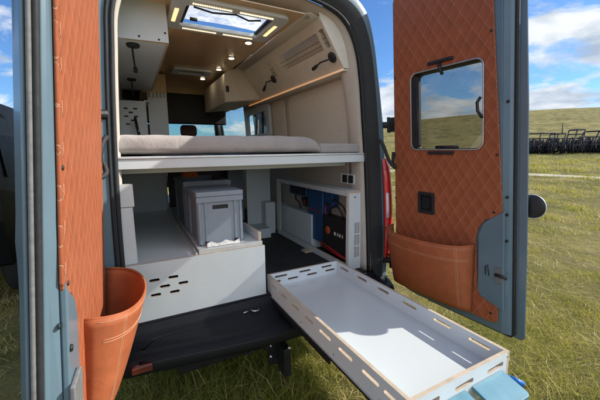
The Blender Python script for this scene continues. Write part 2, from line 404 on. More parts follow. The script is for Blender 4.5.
# grass blades
def grass():
    n1, n2, n3, n4, n5 = 300000, 190000, 70000, 9000, 5000
    r = np.concatenate([np.sqrt(1.2 ** 2 + (6.5 ** 2 - 1.2 ** 2) * rng.random(n1)), 5.5 + 75 * rng.random(n2) ** 2.0]); N = n1 + n2
    az = np.radians(rng.uniform(-30, 85, N))
    x = -.77 + r * np.sin(az); y = -1.926 + r * np.cos(az)
    # tussocks, taller and denser, on their own spots
    nt_ = 900; tr_ = 1.6 + 38 * rng.random(nt_) ** 1.9; ta = np.radians(rng.uniform(-30, 85, nt_)); tk = rng.integers(0, nt_, n3); spread = .05 + .012 * tr_[tk]
    tx = -.77 + tr_ * np.sin(ta); ty = -1.926 + tr_ * np.cos(ta)
    x = np.concatenate([x, tx[tk] + rng.normal(0, 1, n3) * spread]); y = np.concatenate([y, ty[tk] + rng.normal(0, 1, n3) * spread])
    # rank growth under the bumper, and long pale dead stems lying about
    x = np.concatenate([x, rng.uniform(-1.3, .35, n4)]); y = np.concatenate([y, rng.uniform(-.30, 1.0, n4)])
    r5 = 1.5 + 9 * rng.random(n5) ** 1.3; a5 = np.radians(rng.uniform(-20, 85, n5)); x = np.concatenate([x, -.77 + r5 * np.sin(a5)]); y = np.concatenate([y, -1.926 + r5 * np.cos(a5)])
    N = len(x); r = np.hypot(x + .77, y + 1.926); kind = np.concatenate([np.zeros(n1 + n2), np.ones(n3), np.full(n4, 2), np.full(n5, 3)])
    clump = (np.sin(x * 2.3 + 1.3 * np.sin(y * 1.9)) * np.sin(y * 2.1 + np.sin(x * 1.7)) + np.sin(x * 5.1 + y * 3.3 + 2 * np.sin(y * 4.1)) * .5 + .5 * np.sin(x * .83 + 2 * np.sin(y * .51)))
    keep = (rng.random(N) < np.clip(.46 + .46 * clump, .05, 1)) | (kind > 0)
    x, y, r, clump, kind = x[keep], y[keep], r[keep], clump[keep], kind[keep]; N = len(x)
    z = terrain(x, y) - .012
    far = np.clip((r - 5) / 30, 0, 1.2)
    h = (.012 + .050 * rng.random(N) ** 2.2 + .020 * np.clip(clump, 0, 1)) * (1 + 1.3 * far)
    h = np.where(kind == 1, (.03 + .085 * rng.random(N)) * (1 + 1.0 * far), h); h = np.where(kind == 2, .05 + .24 * rng.random(N) ** 2, h); h = np.where(kind == 3, .02 + .05 * rng.random(N), h)
    w = (.0011 + .0013 * rng.random(N)) * (1 + 16 * far)
    w = np.where(kind == 3, .0016 + .0004 * r, w)
    th = rng.uniform(0, 2 * np.pi, N); lean = rng.uniform(.2, 1.7, N) * h; lean = np.where(kind == 3, rng.uniform(.06, .22, N), lean); la = rng.uniform(0, 2 * np.pi, N)
    th = np.where(kind == 3, la + np.pi / 2, th)
    cx_, sx_ = np.cos(th) * w, np.sin(th) * w; lx, ly = np.cos(la) * lean, np.sin(la) * lean
    P = np.zeros((N, 5, 3))
    P[:, 0] = np.stack([x - cx_, y - sx_, z], 1); P[:, 1] = np.stack([x + cx_, y + sx_, z], 1)
    P[:, 2] = np.stack([x + cx_ * .75 + lx * .4, y + sx_ * .75 + ly * .4, z + h * .62], 1)
    P[:, 3] = np.stack([x - cx_ * .75 + lx * .4, y - sx_ * .75 + ly * .4, z + h * .62], 1)
    P[:, 4] = np.stack([x + lx, y + ly, z + h], 1)
    pt = .7 * np.sin(x * 7.3 + 2.5 * np.sin(y * 5.9)) * np.sin(y * 8.1 + 2 * np.sin(x * 4.7)) + np.sin(x * 1.1 + 1.7 * np.sin(y * .9)) * np.sin(y * 1.3 + 1.4 * np.sin(x * .8)) + .6 * np.sin(x * 3.7 + 2 * np.sin(y * 2.9)) * np.sin(y * 4.3)
    tone = np.clip(.46 + .34 * pt + .24 * (rng.random(N) - .5) * 2, 0, 1); tone = np.where(kind == 1, np.clip(tone + rng.normal(0, .1, N), 0, 1), tone); tone = np.where(kind == 2, np.where(rng.random(N) < .12, .2, .86 + .14 * rng.random(N)), tone); tone = np.where(kind == 3, 0, tone)  # growth under the bumper coloured darker to stand in for shadow
    me = bpy.data.meshes.new('grass'); me.vertices.add(N * 5); me.vertices.foreach_set('co', P.ravel())
    base = (np.arange(N) * 5)[:, None]
    loops = np.concatenate([base + np.array([[0, 1, 2, 3]]), base + np.array([[3, 2, 4]])], 1).ravel()
    me.loops.add(len(loops)); me.loops.foreach_set('vertex_index', loops.astype(np.int32))
    st = (np.arange(N) * 7)[:, None] + np.array([[0, 4]])
    me.polygons.add(N * 2); me.polygons.foreach_set('loop_start', st.ravel().astype(np.int32)); me.update(calc_edges=True)
    at = me.attributes.new('tone', 'FLOAT', 'POINT'); at.data.foreach_set('value', np.repeat(tone, 5).astype(np.float32))
    m, nt, b = new_mat('grass_blade'); a = nd(nt, 'ShaderNodeAttribute', attribute_name='tone')
    nt.links.new(ramp(nt, a.outputs['Fac'], [(.0, (.72, .60, .34)), (.30, (.58, .46, .17)), (.52, (.42, .38, .075)), (.75, (.26, .29, .036)), (1, (.10, .14, .022))]), b.inputs['Base Color'])
    b.inputs['Roughness'].default_value = .7; b.inputs['Specular IOR Level'].default_value = .25
    tr = nd(nt, 'ShaderNodeBsdfTranslucent'); tr.inputs[0].default_value = (.45, .42, .08, 1); mx = nd(nt, 'ShaderNodeMixShader'); mx.inputs[0].default_value = .35
    out = nt.nodes['Material Output']; nt.links.new(b.outputs[0], mx.inputs[1]); nt.links.new(tr.outputs[0], mx.inputs[2]); nt.links.new(mx.outputs[0], out.inputs[0])
    me.materials.append(m); o = bpy.data.objects.new('grass', me); COL.objects.link(o)
    tag(o, 'short dry green pasture grass around the van', 'grass', kind='stuff')
grass()

# ------------------------------------------------------------------ farm implements in a row
def implement(name, px, py, rot, w, racks, seed, label):
    rs = random.Random(seed); z0 = float(terrain(px, py))
    root = thing(name, (px, py, z0), label, 'farm implement', 'farm implements parked in a row in the field')
    c, s = math.cos(rot), math.sin(rot); P = lambda a, d, z: (px + a * c - d * s, py + a * s + d * c, z0 + z)
    fr = MB()
    for d in (-.7, 0, .7): fr.tube([P(-w / 2, d, .95), P(w / 2, d, .95)], .07, 6)
    for k in range(7):
        a = -w / 2 + w * k / 6; fr.tube([P(a, -.9, .9), P(a, .9, .95)], .05, 6)
    fr.tube([P(0, -.7, .95), P(0, -2.2, .6)], .08, 6)
    fr.build('frame', 'rust', root)
    tn = MB()
    for k in range(int(w * 30)):
        a = rs.uniform(-w / 2, w / 2); d = rs.uniform(-.95, .95); h = rs.uniform(.8, 2.0)
        tn.tube([P(a, d, h), P(a + rs.uniform(-.2, .2), d + rs.uniform(-.3, .3), h * .5), P(a + rs.uniform(-.25, .25), d + .2, rs.uniform(0, .12))], .065, 5)
        if k % 2: tn.tube([P(a, d, h), P(a + rs.uniform(-.7, .7), d + rs.uniform(-.2, .2), rs.uniform(.5, 1.7))], .04, 5)
    tn.build('tines', 'rust', root)
    bx = MB()
    for k in range(int(w * 3)):
        a = -w / 2 + w * (k + .5) / int(w * 3) + rs.uniform(-.08, .08); q = rs.uniform(.12, .22); h0 = rs.uniform(.3, .6); h1 = rs.uniform(1.1, 1.9)
        bx.prism(rrect(-q, -.3, q, .3, .05), lambda p, a=a, h0=h0: P(a + p[0] * .6, p[1] + .1, h0), lambda p, a=a, h1=h1: P(a + p[0], p[1], h1))
    bx.build('seed_hopper_row', 'rust', root)
    dk = MB()
    for k in range(int(w * 5)):
        a = -w / 2 + w * (k + .5) / int(w * 5)
        for d in (-.6, .6): dk.lathe(P(a, d, .38), (c * .95, s * .95, .3 * rs.choice((-1, 1))), [(.0, .05), (.2, .03), (.38, -.02), (.36, -.035), (.1, .0)], 12)
    dk.build('discs', 'rust', root)
    for (a0, a1, top, tilt, nb) in racks:
        rk = MB(); b0 = 1.25
        for a in (a0, (a0 + a1) / 2, a1): rk.tube([P(a, 0, .9), P(a, .0, b0), P(a + tilt, .25, top)], .075, 6)
        for k in range(nb + 1):
            t = k / nb; rk.tube([P(a0 + tilt * t, .25 * t, b0 + (top - b0) * t), P(a1 + tilt * t, .25 * t, b0 + (top - b0) * t + rs.uniform(-.03, .08))], .07 if k < nb else .09, 6)
        rk.build('folded_wing_rack', 'rust', root)
    for a in (-w * .3, w * .3):
        wh = MB(); wh.lathe(P(a, .25, .42), (c, s, 0), [(.25, -.12), (.40, -.12), (.43, -.06), (.43, .06), (.40, .12), (.25, .12)], 16); wh.build('wheel', 'rubber', root)
    return root
def at_az(az, d): return (-.77 + d * math.sin(R(az)), -1.926 + d * math.cos(R(az)))
specs = [(64.4, 52, 3.0, [(-1.5, 1.5, 2.55, .12, 2)], 'dark farm implement with one level two bar rack, nearest the door edge'),
         (67.3, 51, 3.3, [(-1.6, -.1, 2.35, .1, 2), (.1, 1.6, 2.75, .15, 3)], 'dark farm implement with stepped double rack and a thin upright mast'),
         (70.4, 52, 3.3, [(-1.5, 1.2, 2.5, .35, 2)], 'dark farm implement with leaning rack at the frame edge'),
         (62.2, 52.5, 2.0, [(-.7, .7, 1.7, .1, 2)], 'low dark farm implement half hidden by the van door edge'),
         (73.3, 52, 3.2, [(-1.4, 1.4, 2.6, .1, 3)], 'dark farm implement with tall rack farthest along the row')]
for i, (az, d, w, racks, lab) in enumerate(specs):
    x, y = at_az(az, d); o = implement('farm_implement', x, y, R(-az + 2), w, racks, i + 3, lab)
    if i == 1:
        mb = MB(); mb.tube([(x - .25, y + .3, o.location.z + 2.3), (x - .3, y + .35, o.location.z + 3.6)], .05, 6); mb.build('mast', 'rust', o)

# ------------------------------------------------------------------ the van: shell
van = thing('camper_van', (0, 0, GZ), 'blue grey camper van with open rear doors and fitted interior', 'van')
def cat(pts, k=4):
    out = []
    for i in range(len(pts) - 1):
        p0 = pts[max(i - 1, 0)]; p1 = pts[i]; p2 = pts[i + 1]; p3 = pts[min(i + 2, len(pts) - 1)]
        for j in range(k):
            t = j / k
            out.append(tuple(.5 * (2 * b + (c - a) * t + (2 * a - 5 * b + 4 * c - d) * t * t + (3 * b - a - 3 * c + d) * t ** 3) for a, b, c, d in zip(p0, p1, p2, p3)))
    return out + [tuple(pts[-1])]
OUT = [(1.03, -.28), (1.045, .3), (1.04, .6), (1.025, .9), (1.005, 1.17), (.96, 1.53), (.915, 1.8), (.84, 1.99), (.66, 2.09), (.3, 2.13), (0, 2.14)]
OPEN = [(.85, 0), (.847, .3), (.84, .6), (.83, .9), (.812, 1.17), (.79, 1.5), (.745, 1.73), (.65, 1.88), (.5, 1.95), (.25, 1.985), (0, 1.99)]
TRIM = [(.84, 0), (.838, .3), (.83, .6), (.816, .9), (.79, 1.17), (.742, 1.5), (.675, 1.73), (.585, 1.87), (.46, 1.91), (.2, 1.94), (0, 1.945)]
LIN = [(.865, 0), (.865, .3), (.862, .6), (.855, .9), (.845, 1.17), (.825, 1.53), (.79, 1.8), (.70, 1.93), (.5, 1.965), (.25, 1.975), (0, 1.98)]
def ring(prof, y, lean=.05, grow=(0, 0), zmul=None):
    h = cat(prof)
    half = [(x + grow[0] * (1 if k < 32 else max(0, 1 - (k - 32) / 8)), z + grow[1] * (k / 40)) for k, (x, z) in enumerate(h)]
    if zmul: half = [(x * zmul[1], -.28 + (z + .28) * zmul[0]) for x, z in half]
    other = half
    if id(prof) in LEFT:
        other = [(x + grow[0] * (1 if k < 32 else max(0, 1 - (k - 32) / 8)), z + grow[1] * (k / 40)) for k, (x, z) in enumerate(cat(LEFT[id(prof)]))]
    full = half + [(-x, z) for x, z in other[-2::-1]]
    return [(x, y + lean * z, z) for x, z in full]
NR = 81
OPENL = [(.85, 0), (.849, .3), (.845, .6), (.835, .9), (.822, 1.17), (.80, 1.5), (.775, 1.73), (.69, 1.89), (.5, 1.96), (.25, 1.985), (0, 1.99)]
TRIML = [(.845, 0), (.845, .3), (.84, .6), (.832, .9), (.818, 1.17), (.797, 1.5), (.768, 1.73), (.70, 1.885), (.5, 1.93), (.2, 1.945), (0, 1.945)]
LEFT = {id(OPEN): OPENL, id(TRIM): TRIML}
def lerp_ring(a, b, t): return [tuple(p * (1 - t) + q * t for p, q in zip(u, v)) for u, v in zip(a, b)]
# painted jamb + sides + roof (window holes cut in the side walls)
ys = [.02, .28, .9, 1.4, 1.93, 2.75, 2.84, 2.9, 4.2, 4.75]
rows = [ring(OPEN, .0, grow=(.012, .01)), ring(OPEN, -.02, grow=(.02, .015)), ring(OPEN, -.02, grow=(.05, .03)),
        lerp_ring(ring(OPEN, -.03, grow=(.05, .03)), ring(OUT, -.03), .45), ring(OUT, -.05, grow=(-.03, -.015)), ring(OUT, -.03, grow=(-.006, -.004))]
nb = len(rows); rows += [ring(OUT, y, .05 if y < .1 else .02) for y in ys]
def hole(i, k):
    j = i - nb
    if j < 0 or j + 1 >= len(ys): return False
    y0, y1 = ys[j], ys[j + 1]
    right = k < 40
    kk = k if right else 79 - k
    if right and y0 >= 1.93 and y1 <= 2.75 and 16 <= kk < 20: return True
    if y0 >= 2.9 and y1 <= 4.75 and 16 <= kk < 23: return True
    if y0 >= .28 and y1 <= 1.4 and kk >= 32: return True      # skylight
    return False
mb = MB(); mb.grid(rows, skip=hole)
# bonnet
hood = [ring(OUT, 4.75, .02), ring(OUT, 5.55, 0, zmul=(.60, .97)), ring(OUT, 6.15, 0, zmul=(.50, .9)), ring(OUT, 6.3, 0, zmul=(.30, .8))]
mb.grid(hood, skip=lambda i, k: i == 0 and 21 <= k < 60)
mb.build('body', 'paint', van, solid=.004, off=0)
mb = MB(); mb.grid([hood[0][21:61], hood[1][21:61]]); mb.build('windscreen', 'glass_teal', van)
# interior lining
rows = [ring(OPEN, .004, grow=(.004, .002)), ring(OPEN, .03, grow=(-.012, -.012)), ring(TRIM, .10), ring(TRIM, .14), ring(LIN, .22)]
nl = len(rows); yl = [.24, .28, .9, 1.4, 1.93, 2.75, 2.84, 2.9, 4.2, 4.7]
rows += [ring(LIN, y, .02) for y in yl]
def hole2(i, k):
    j = i - nl
    if j < 0 or j + 1 >= len(yl): return False
    y0, y1 = yl[j], yl[j + 1]; right = k < 40; kk = k if right else 79 - k
    if right and y0 >= 1.93 and y1 <= 2.75 and 16 <= kk < 20: return True
    if y0 >= 2.9 and y1 <= 4.7 and 16 <= kk < 23: return True
    if y0 >= .28 and y1 <= 1.4 and kk >= 32: return True
    return False
mb = MB(); mb.grid(rows, skip=hole2); mb.build('inner_lining', 'lining', van, solid=.003, off=0)
# rubber seal round the opening; a black sheet paints shade on the right jamb
mb = MB(); mb.tube(ring(OPEN, -.018, grow=(.012, .01)), .013, 8); mb.tube(ring(OPEN, -.022, grow=(.036, .026)), .010, 8)
shade_jamb = [ring(OPEN, -.0235, grow=(.022, .018)), ring(OPEN, -.036, grow=(.05, .03)), lerp_ring(ring(OPEN, -.052, grow=(.05, .03)), ring(OUT, -.052), .50)]
mb.grid([r[:44] for r in shade_jamb]); mb.build('seal_and_shade_jamb', 'rubber', van)
# floor and sill
mb = MB(); mb.box((-.86, .0, -.03), (.86, 4.6, -.001)); mb.build('floor_mat', 'mat', van)
mb = MB(); mb.box((-.98, .02, -.30), (.98, 6.0, -.031)); mb.build('underbody', 'blackm', van)
mb = MB(); mb.box((-.84, 3.195, 1.816), (.70, 3.215, 1.96)); mb.build('ceiling_fascia', 'ceilwood', van)
# dash and cab dark parts
mb = MB(); mb.box((-.84, 3.2, 1.375), (.62, 3.24, 1.815)); mb.box((-.84, 3.24, 1.66), (.84, 4.5, 1.70)); mb.build('cab_headliner', 'black', van, bevel=.02)
mb = MB(); mb.box((-.80, 4.45, .3), (.80, 5.2, 1.02)); mb.build('dashboard', 'black', van, bevel=.06)
mb = MB()
mb.tube([(.86, 4.72, 1.0), (.80, 4.68, 1.9)], .06, 6); mb.build('cab_pillar_trim', 'black', van)

for sx, w in ((1, 1), (-1, 1)):
    mb = MB(); mb.grid([[(sx * (1.0 - .085 * (z - 1.17) / .63), y, z) for z in (1.15, 1.5, 1.84)] for y in (2.86, 4.0, 4.8)]); mb.build('cab_window', 'glass_clear', van)
for x in (.11, -.42):
    seat = MB(); seat.prism(rrect(-.22, 0, .22, .62, .08), lambda p, x=x: (x + p[0], 3.62, .55 + p[1]), lambda p, x=x: (x + p[0] * .94, 3.76, .55 + p[1]))
    so_ = seat.build('front_seat', 'seat', van, bevel=.03, seg=3)
    hr = MB(); hr.prism(rrect(-.135, 0, .135, .19, .06), lambda p, x=x: (x + p[0], 3.66, 1.21 + p[1]), lambda p, x=x: (x + p[0] * .9, 3.76, 1.21 + p[1])); hr.build('headrest', 'seat', so_, bevel=.025, seg=3)
# right side window
sw = MB(); plate(sw, rrect(1.86, 1.15, 2.83, 1.56, .05), [rrect(1.98, 1.195, 2.70, 1.475, .03)], .80, .838, lambda a, b, t: (t - .05 * (b - 1.35), a, b), bev=.004)
fo = sw.build('side_window', 'white', van)
mb = MB(); mb.box((.92, 1.95, 1.16), (.925, 2.75, 1.53)); mb.build('window_pane', 'glass_dk', fo)
for (y0, y1) in ((2.24, 2.29), (2.05, 2.09)):
    mb = MB(); mb.box((.865, y0, 1.18), (.875, y1, 1.50)); mb.build('window_catch', 'black', fo)
# recessed panels on the right lining
for (y0, y1, z0, z1) in ((.17, 1.33, .99, 1.545), (1.43, 1.80, .99, 1.545)):
    mb = MB(); plate(mb, rrect(y0, z0, y1, z1, .07), [], 0, .010, lambda a, b, t: (.838 - t - .055 * (b - 1.17) - (.012 if a > 2 else 0), a, b), bev=.004); mb.build('wall_panel', 'beige', van, bevel=.003)

# ceiling, skylight, lamps
mb = MB()
plate(mb, [(-.62, .14), (.37, .14), (.30, 3.19), (-.62, 3.19)], [rrect(-.425, .27, .25, .69, .03), rrect(-.24, 2.0, .11, 2.2, .03)], 1.90, 1.908, XY)
ceil = mb.build('ceiling', 'ceilwood', van)
skl = MB(); plate(skl, rrect(-.475, .20, .30, .74, .06), [rrect(-.385, .285, .205, .655, .03)], 1.872, 1.905, XY, bev=.008)
skyl = skl.build('skylight', 'white', van)
mb = MB(); mb.grid([[(x, y, 1.915 + .03 * math.cos((x + .09) * 4) * math.cos((y - .47) * 6)) for x in np.linspace(-.376, .196, 8)] for y in np.linspace(.292, .648, 6)]); mb.build('skylight_pane', 'glass_sky', skyl)
mb = MB()
mb.tube([(-.33, .36, 1.90), (-.20, .40, 1.90), (-.05, .36, 1.90), (.06, .42, 1.90), (.14, .38, 1.90)], .006, 6)
mb.tube([(-.32, .58, 1.905), (-.27, .58, 1.905)], .012, 6)
mb.tube([(.19, .30, 1.90), (.19, .64, 1.90)], .012, 8); mb.tube([(-.37, .30, 1.90), (-.37, .64, 1.90)], .012, 8); mb.build('skylight_lever', 'black', skyl)
for (a, b) in (((-.36, .682), (-.11, .692)), ((-.06, .682), (.18, .692)), ((-.36, .240), (-.11, .250)), ((-.06, .240), (.18, .250))):
    mb = MB()
    for k in range(18):
        x0 = a[0] + (b[0] - a[0]) * k / 18; mb.box((x0 + .003, a[1], 1.8685), (x0 + .010, b[1], 1.8715))
    mb.build('light_strip', 'led', skyl)
for x in (-.435, .245):
    mb = MB(); mb.box((x - .012, .36, 1.8685), (x + .012, .58, 1.8715)); mb.build('light_strip', 'led_dim', skyl)
vt = MB(); plate(vt, rrect(-.275, 1.97, .145, 2.25, .04), [rrect(-.20, 2.03, .07, 2.18, .02)], 1.875, 1.90, XY, bev=.006); vto = vt.build('roof_vent', 'white', van)
mb = MB()
mb.box((-.20, 2.03, 1.93), (.07, 2.18, 1.935))
for k in range(6): mb.box((-.20, 2.035 + k * .024, 1.89), (.07, 2.047 + k * .024, 1.896))
mb.build('vent_grille', 'steel', vto)
for (x, y) in ((-.47, .83), (.208, .86), (.205, 1.38), (.20, 1.88), (.13, 2.45)):
    dl = MB(); dl.lathe((x, y, 1.8995), (0, 0, -1), [(.030, 0), (.034, .003), (.034, .006), (.026, .007)], 20); d = dl.build('downlight', 'steel', van)
    mb = MB(); mb.lathe((x, y, 1.8925), (0, 0, -1), [(.026, 0), (.025, .003), (.0, .004)], 18); mb.build('lamp_lens', 'downlight', d)
# right ceiling cove between ceiling and cupboards
mb = MB(); mb.grid([[(.365, y, 1.906), (.42, y, 1.925), (.50, y, 1.90)] for y in (.15, 1.0, 1.85)]); mb.build('ceiling_cove', 'beige', van, solid=.006)

# power socket on the right lining
sk = MB(); plate(sk, rrect(.14, .69, .33, .775, .012), [], .816, .8335, lambda a, b, t: (t, a, b)); sko = sk.build('power_socket', 'white', van, bevel=.002)
for (y0, y1) in ((.155, .215), (.235, .30)):
    mb = MB(); plate(mb, rrect(y0, .70, y1, .765, .01), [], .811, .8155, lambda a, b, t: (t, a, b)); mb.build('socket_insert', 'black', sko, bevel=.003)

# ------------------------------------------------------------------ bumper, tow bar, lamps
prof = [(.015, -.005), (-.02, -.008), (-.032, -.045), (-.055, -.060), (-.15, -.068), (-.165, -.058), (-.215, -.062), (-.245, -.085), (-.250, -.125), (-.235, -.150), (-.19, -.165), (-.10, -.17), (.015, -.17)]
mb = MB(); rows = []
for k in range(41):
    x = -1.02 + 2.04 * k / 40; t = abs(x) / 1.02; bow = .065 * (1 - t ** 2.2); end = .16 * max(0, (t - .86) / .14) ** 2
    dz = -.03 * (1 - ss(.1, .75, t))
    rows.append([(x, y - bow * ss(.02, .2, -y) + end * (1 if y < -.1 else 0), z + float(dz) * float(ss(.05, .2, -y))) for y, z in prof])
mb.grid(rows, closed=True); mb.add(rows[0], [tuple(range(len(prof)))]); mb.add(rows[-1], [tuple(range(len(prof)))])
bp_ = mb.build('bumper', 'bumper', van, bevel=.006)
mb = MB(); mb.tube(cat([(-.80, -.165, -.062), (-.74, -.10, -.061), (-.60, -.080, -.062), (-.40, -.075, -.066), (-.2, -.075, -.073)], 6), .006, 6); mb.build('moulded_rib', 'bumper', bp_)
mb = MB(); mb.tube([(x, -.236 - .065 * (1 - (abs(x) / 1.02) ** 2.2), -.078 - .03 * (1 - float(ss(.1, .75, abs(x) / 1.02)))) for x in np.linspace(-.82, .82, 40)], .006, 6); mb.build('moulded_rib', 'bumper', bp_)
mb = MB()
for k in range(26):
    x = -.70 + k * .056
    if -.05 < x < .02: continue
    mb.box((x, -.150, -.105), (x + .03, -.075, -.083 if abs(x) < .35 else -.075))
mb.build('tread', 'bumper', bp_, bevel=.003)
for x in (-.80, .80):
    mb = MB(); mb.box((x - .055, -.292, -.118), (x + .040, -.235, -.082)); mb.build('reflector', 'reflector', bp_, bevel=.004)
mb = MB(); mb.tube([(-.165, -.06, -.0525), (-.15, -.09, -.0525), (-.12, -.095, -.0525), (-.11, -.07, -.0525)], .006, 8); mb.tube([(-.215, -.075, -.055), (-.18, -.068, -.055)], .005, 6)
mb.build('lashing_eye', 'steel', bp_)
tb = MB(); tb.box((-.62, .0, -.40), (.62, .07, -.32)); tb.box((-.70, -.06, -.31), (.70, -.02, -.23)); two = tb.build('tow_bar', 'blackm', van, bevel=.008)
mb = MB(); mb.box((-.06, -.10, -.47), (.055, -.075, -.24)); mb.box((.0, -.22, -.50), (.05, -.10, -.30)); mb.box((-.09, -.12, -.34), (-.06, .02, -.24)); mb.build('tow_bracket', 'blackm', two, bevel=.005)
for (x, z) in ((-.045, -.32), (-.045, -.40), (.035, -.29)):
    mb = MB(); mb.lathe((x, -.101 if x < 0 else -.223, z), (0, -1, 0), [(.013, 0), (.013, .008), (.006, .009), (.006, .016)], 6); mb.build('bolt', 'steel', two)
mb = MB(); mb.tube([(-.20 + .035 * math.cos(a), -.11, -.285 + .035 * math.sin(a)) for a in np.linspace(0, 2 * math.pi, 20)[:-1]], .009, 8, closed=True); mb.build('trailer_socket', 'blackm', two)
for sx in (1, -1):
    tl = MB(); rows = []
    for k in range(13):
        z = .10 + .80 * k / 12; e = math.sin(math.pi * k / 12) ** .4
        cx_ = float(np.interp(z, [p[1] for p in OUT[:6]], [p[0] for p in OUT[:6]]))
        rows.append([(sx * (cx_ - .055), -.055 + .05 * z, z), (sx * (cx_ - .055), -.055 + .05 * z - .022 * e, z), (sx * (cx_ + .005), -.055 + .05 * z - .030 * e, z), (sx * (cx_ + .045 * e), -.03 + .05 * z, z), (sx * (cx_ + .040 * e), .07 + .05 * z, z)])
    tl.grid(rows); tlo = tl.build('tail_light', 'redlens', van)
    mb = MB(); mb.grid([[(r[1][0], r[1][1] - .004, r[1][2]), (r[1][0] * .62 + r[2][0] * .38, r[2][1] - .004, r[2][2])] for r in rows[5:9]]); mb.build('clear_lens', 'clearlens', tlo, solid=.003)
# wheels
for (sx, y) in ((1, 1.15), (-1, 1.15), (1, 5.1), (-1, 5.1)):
    wh = MB(); wh.lathe((sx * .86, y, GZ + .35), (sx, 0, 0), [(.20, -.11), (.32, -.11), (.35, -.08), (.35, .08), (.32, .11), (.21, .11)], 28); w_ = wh.build('wheel', 'rubber', van)
    mb = MB(); mb.lathe((sx * .95, y, GZ + .35), (sx, 0, 0), [(.21, 0), (.20, .02), (.08, .0), (.06, .03), (.0, .035)], 20); mb.build('rim', 'steel', w_)

# ------------------------------------------------------------------ rear doors
class Door:
    def __init__(s, H, a, sx, sy, side):
        r = R(a); s.H = Vector((H[0], H[1], 0)); s.u = Vector((side * math.sin(r), -math.cos(r), 0)); s.w = Vector((sx, sy, 1))
        n = s.u.cross(s.w).normalized(); s.n = n if n.x * side < 0 else -n          # n points to the door's inner side
    def at(s, a, z, off): return tuple(s.H + s.u * a + s.w * z + s.n * off)
DR = Door((1.014, -.13), 4.0, .02, .091, 1); DL = Door((-.972, -.086), 3.35, .071, .028, -1)
def make_door(D, right):
    d = MB()
    win = rrect(.205, .972, .712, 1.495, .045)
    holes = [win] if right else []
    plate(d, [(.03, .05), (.05, -.03), (.12, -.085), (.22, -.10), (.815, -.10), (.815, 2.12), (.10, 2.12), (.05, 2.10), (.03, 2.05)], holes, -.045, 0, D.at, bev=.006)
    plate(d, [(0, .04), (.02, -.05), (.10, -.10), (.24, -.117), (.78, -.117), (.78, 2.14), (.08, 2.14), (.02, 2.11), (0, 2.05)], holes, -.085, -.047, D.at, bev=.009)
    oa = lambda z: 0 if right else .0235 * (z - 1.0)                  # the left door's edge deepens towards the bottom
    ch = [(.815, 0), (.848, -.012), (.862, -.024), (.862, -.045), (.815, -.045)] if right else [(.815, 0), (.830, -.008), (.838, -.017), (.838, -.045), (.815, -.045)]
    cs = [[D.at(a, z, o + (oa(z) if k in (1, 2, 3) else 0)) for k, (a, o) in enumerate(ch)] for z in (-.10, .2, .6, 1.0, 1.5, 2.12)]
    d.grid(cs, closed=True, smooth=False); d.add(cs[0], [tuple(range(5))]); d.add(cs[-1], [tuple(range(5))])
    st = []
    for z in (-.117, -.10, .2, .45, .58, .66, .72, .80, 1.2, 1.6, 2.05, 2.12, 2.14):
        e = (.90 if z < -.11 or z > 2.13 else (.92 + .006 * float(ss(-.1, .5, z)) - .018 * float(ss(1.0, 2.05, z)))) if right else (.840 if z < -.11 or z > 2.13 else .854)
        th = -.088 if right else -.090 - .022 * float(ss(.60, .74, z)) + .008 * float(ss(.74, .80, z))
        sl = .835 if right else .854 + (th + .050) * 2.15
        st.append([D.at(a, z, o + oa(z)) for a, o in ((.775, -.047), (e - .004, -.047), (e, -.050), (e, -.053), (e - .006, -.057), (sl + .012, th + .004), (sl, th), (min(.775, sl - .01), th))])
    d.grid(st, closed=True, smooth=False); d.add(st[0], [tuple(range(8))]); d.add(st[-1], [tuple(range(8))])
    door = d.build('rear_door', 'paint', van, bevel=.003)
    door['label'] = 'right rear door with window, seen from its shaded inner side' if right else 'left rear door with sunlit quilted inner side'
    # raised steel around the lock
    mb = MB(); plate(mb, [(.70, .085), (.80, .05), (.835 if right else .8145, .045), (.835 if right else .8145, .62), (.805, .60), (.72, .535), (.69, .46), (.685, .12)], [], .0005, .019, D.at, bev=.005); mb.build('lock_plate', 'paint', door)
    # weather strip
    sa, so1, la, lo1 = (.869, -.033, .872, -.0445) if right else (.846, -.026, .852, -.0385)
    mb = MB(); mb.tube([D.at(a, z, so1 + oa(z)) for a, z in [(.30, -.108), (.6, -.109), (sa - .014, -.109), (sa, -.09), (sa, .4), (sa, 1.0), (sa, 1.5), (sa, 2.05), (sa - .014, 2.125), (.1, 2.126)]], .0105 if right else .0085, 8); mb.build('weather_strip', 'rubber', door)
    mb = MB(); mb.tube([D.at(la, z, lo1 + oa(z)) for z in (-.095, .4, 1.0, 1.5, 2.1)], .0062, 8); mb.build('seal_lip', 'greyrub', door)
    # upholstered panel
    mb = MB()
    out = [(.045, .09), (.06, -.005), (.13, -.045), (.25, -.05), (.77, -.055), (.80, -.035), (.80, .06), (.70, .092), (.683, .125), (.672, .44), (.688, .50), (.73, .555), (.81, .585), (.823, .62), (.805, 1.0), (.775, 1.6), (.755, 2.06), (.74, 2.09), (.09, 2.095), (.055, 2.08), (.045, 2.05)]
    lat = rrect(.262, .530, .382, .668, .012)
    plate(mb, out, ([rrect(.198, .965, .719, 1.502, .05), lat] if right else []), .002, .013, D.at, uv=True, bev=.004)
    mb.build('quilted_panel', 'quilt', door)
    # door pull in its black recess
    if right:
        mb = MB(); plate(mb, rrect(.255, .523, .389, .675, .016), [rrect(.275, .545, .369, .653, .01)], .006, .020, D.at, bev=.003); h = mb.build('door_handle', 'black', door)
        mb = MB(); mb.box((.268, .535, .0015), (.376, .660, .005), xf=lambda p: D.at(*p)); mb.box((.285, .56, .006), (.345, .64, .016), xf=lambda p: D.at(*p)); mb.build('handle_lever', 'blackm', h, bevel=.003)
    # leather pocket
    pc, ph = (.343, .322) if right else (.297, .275)
    mb = MB(); rows = []; NK, NZ = 40, 12
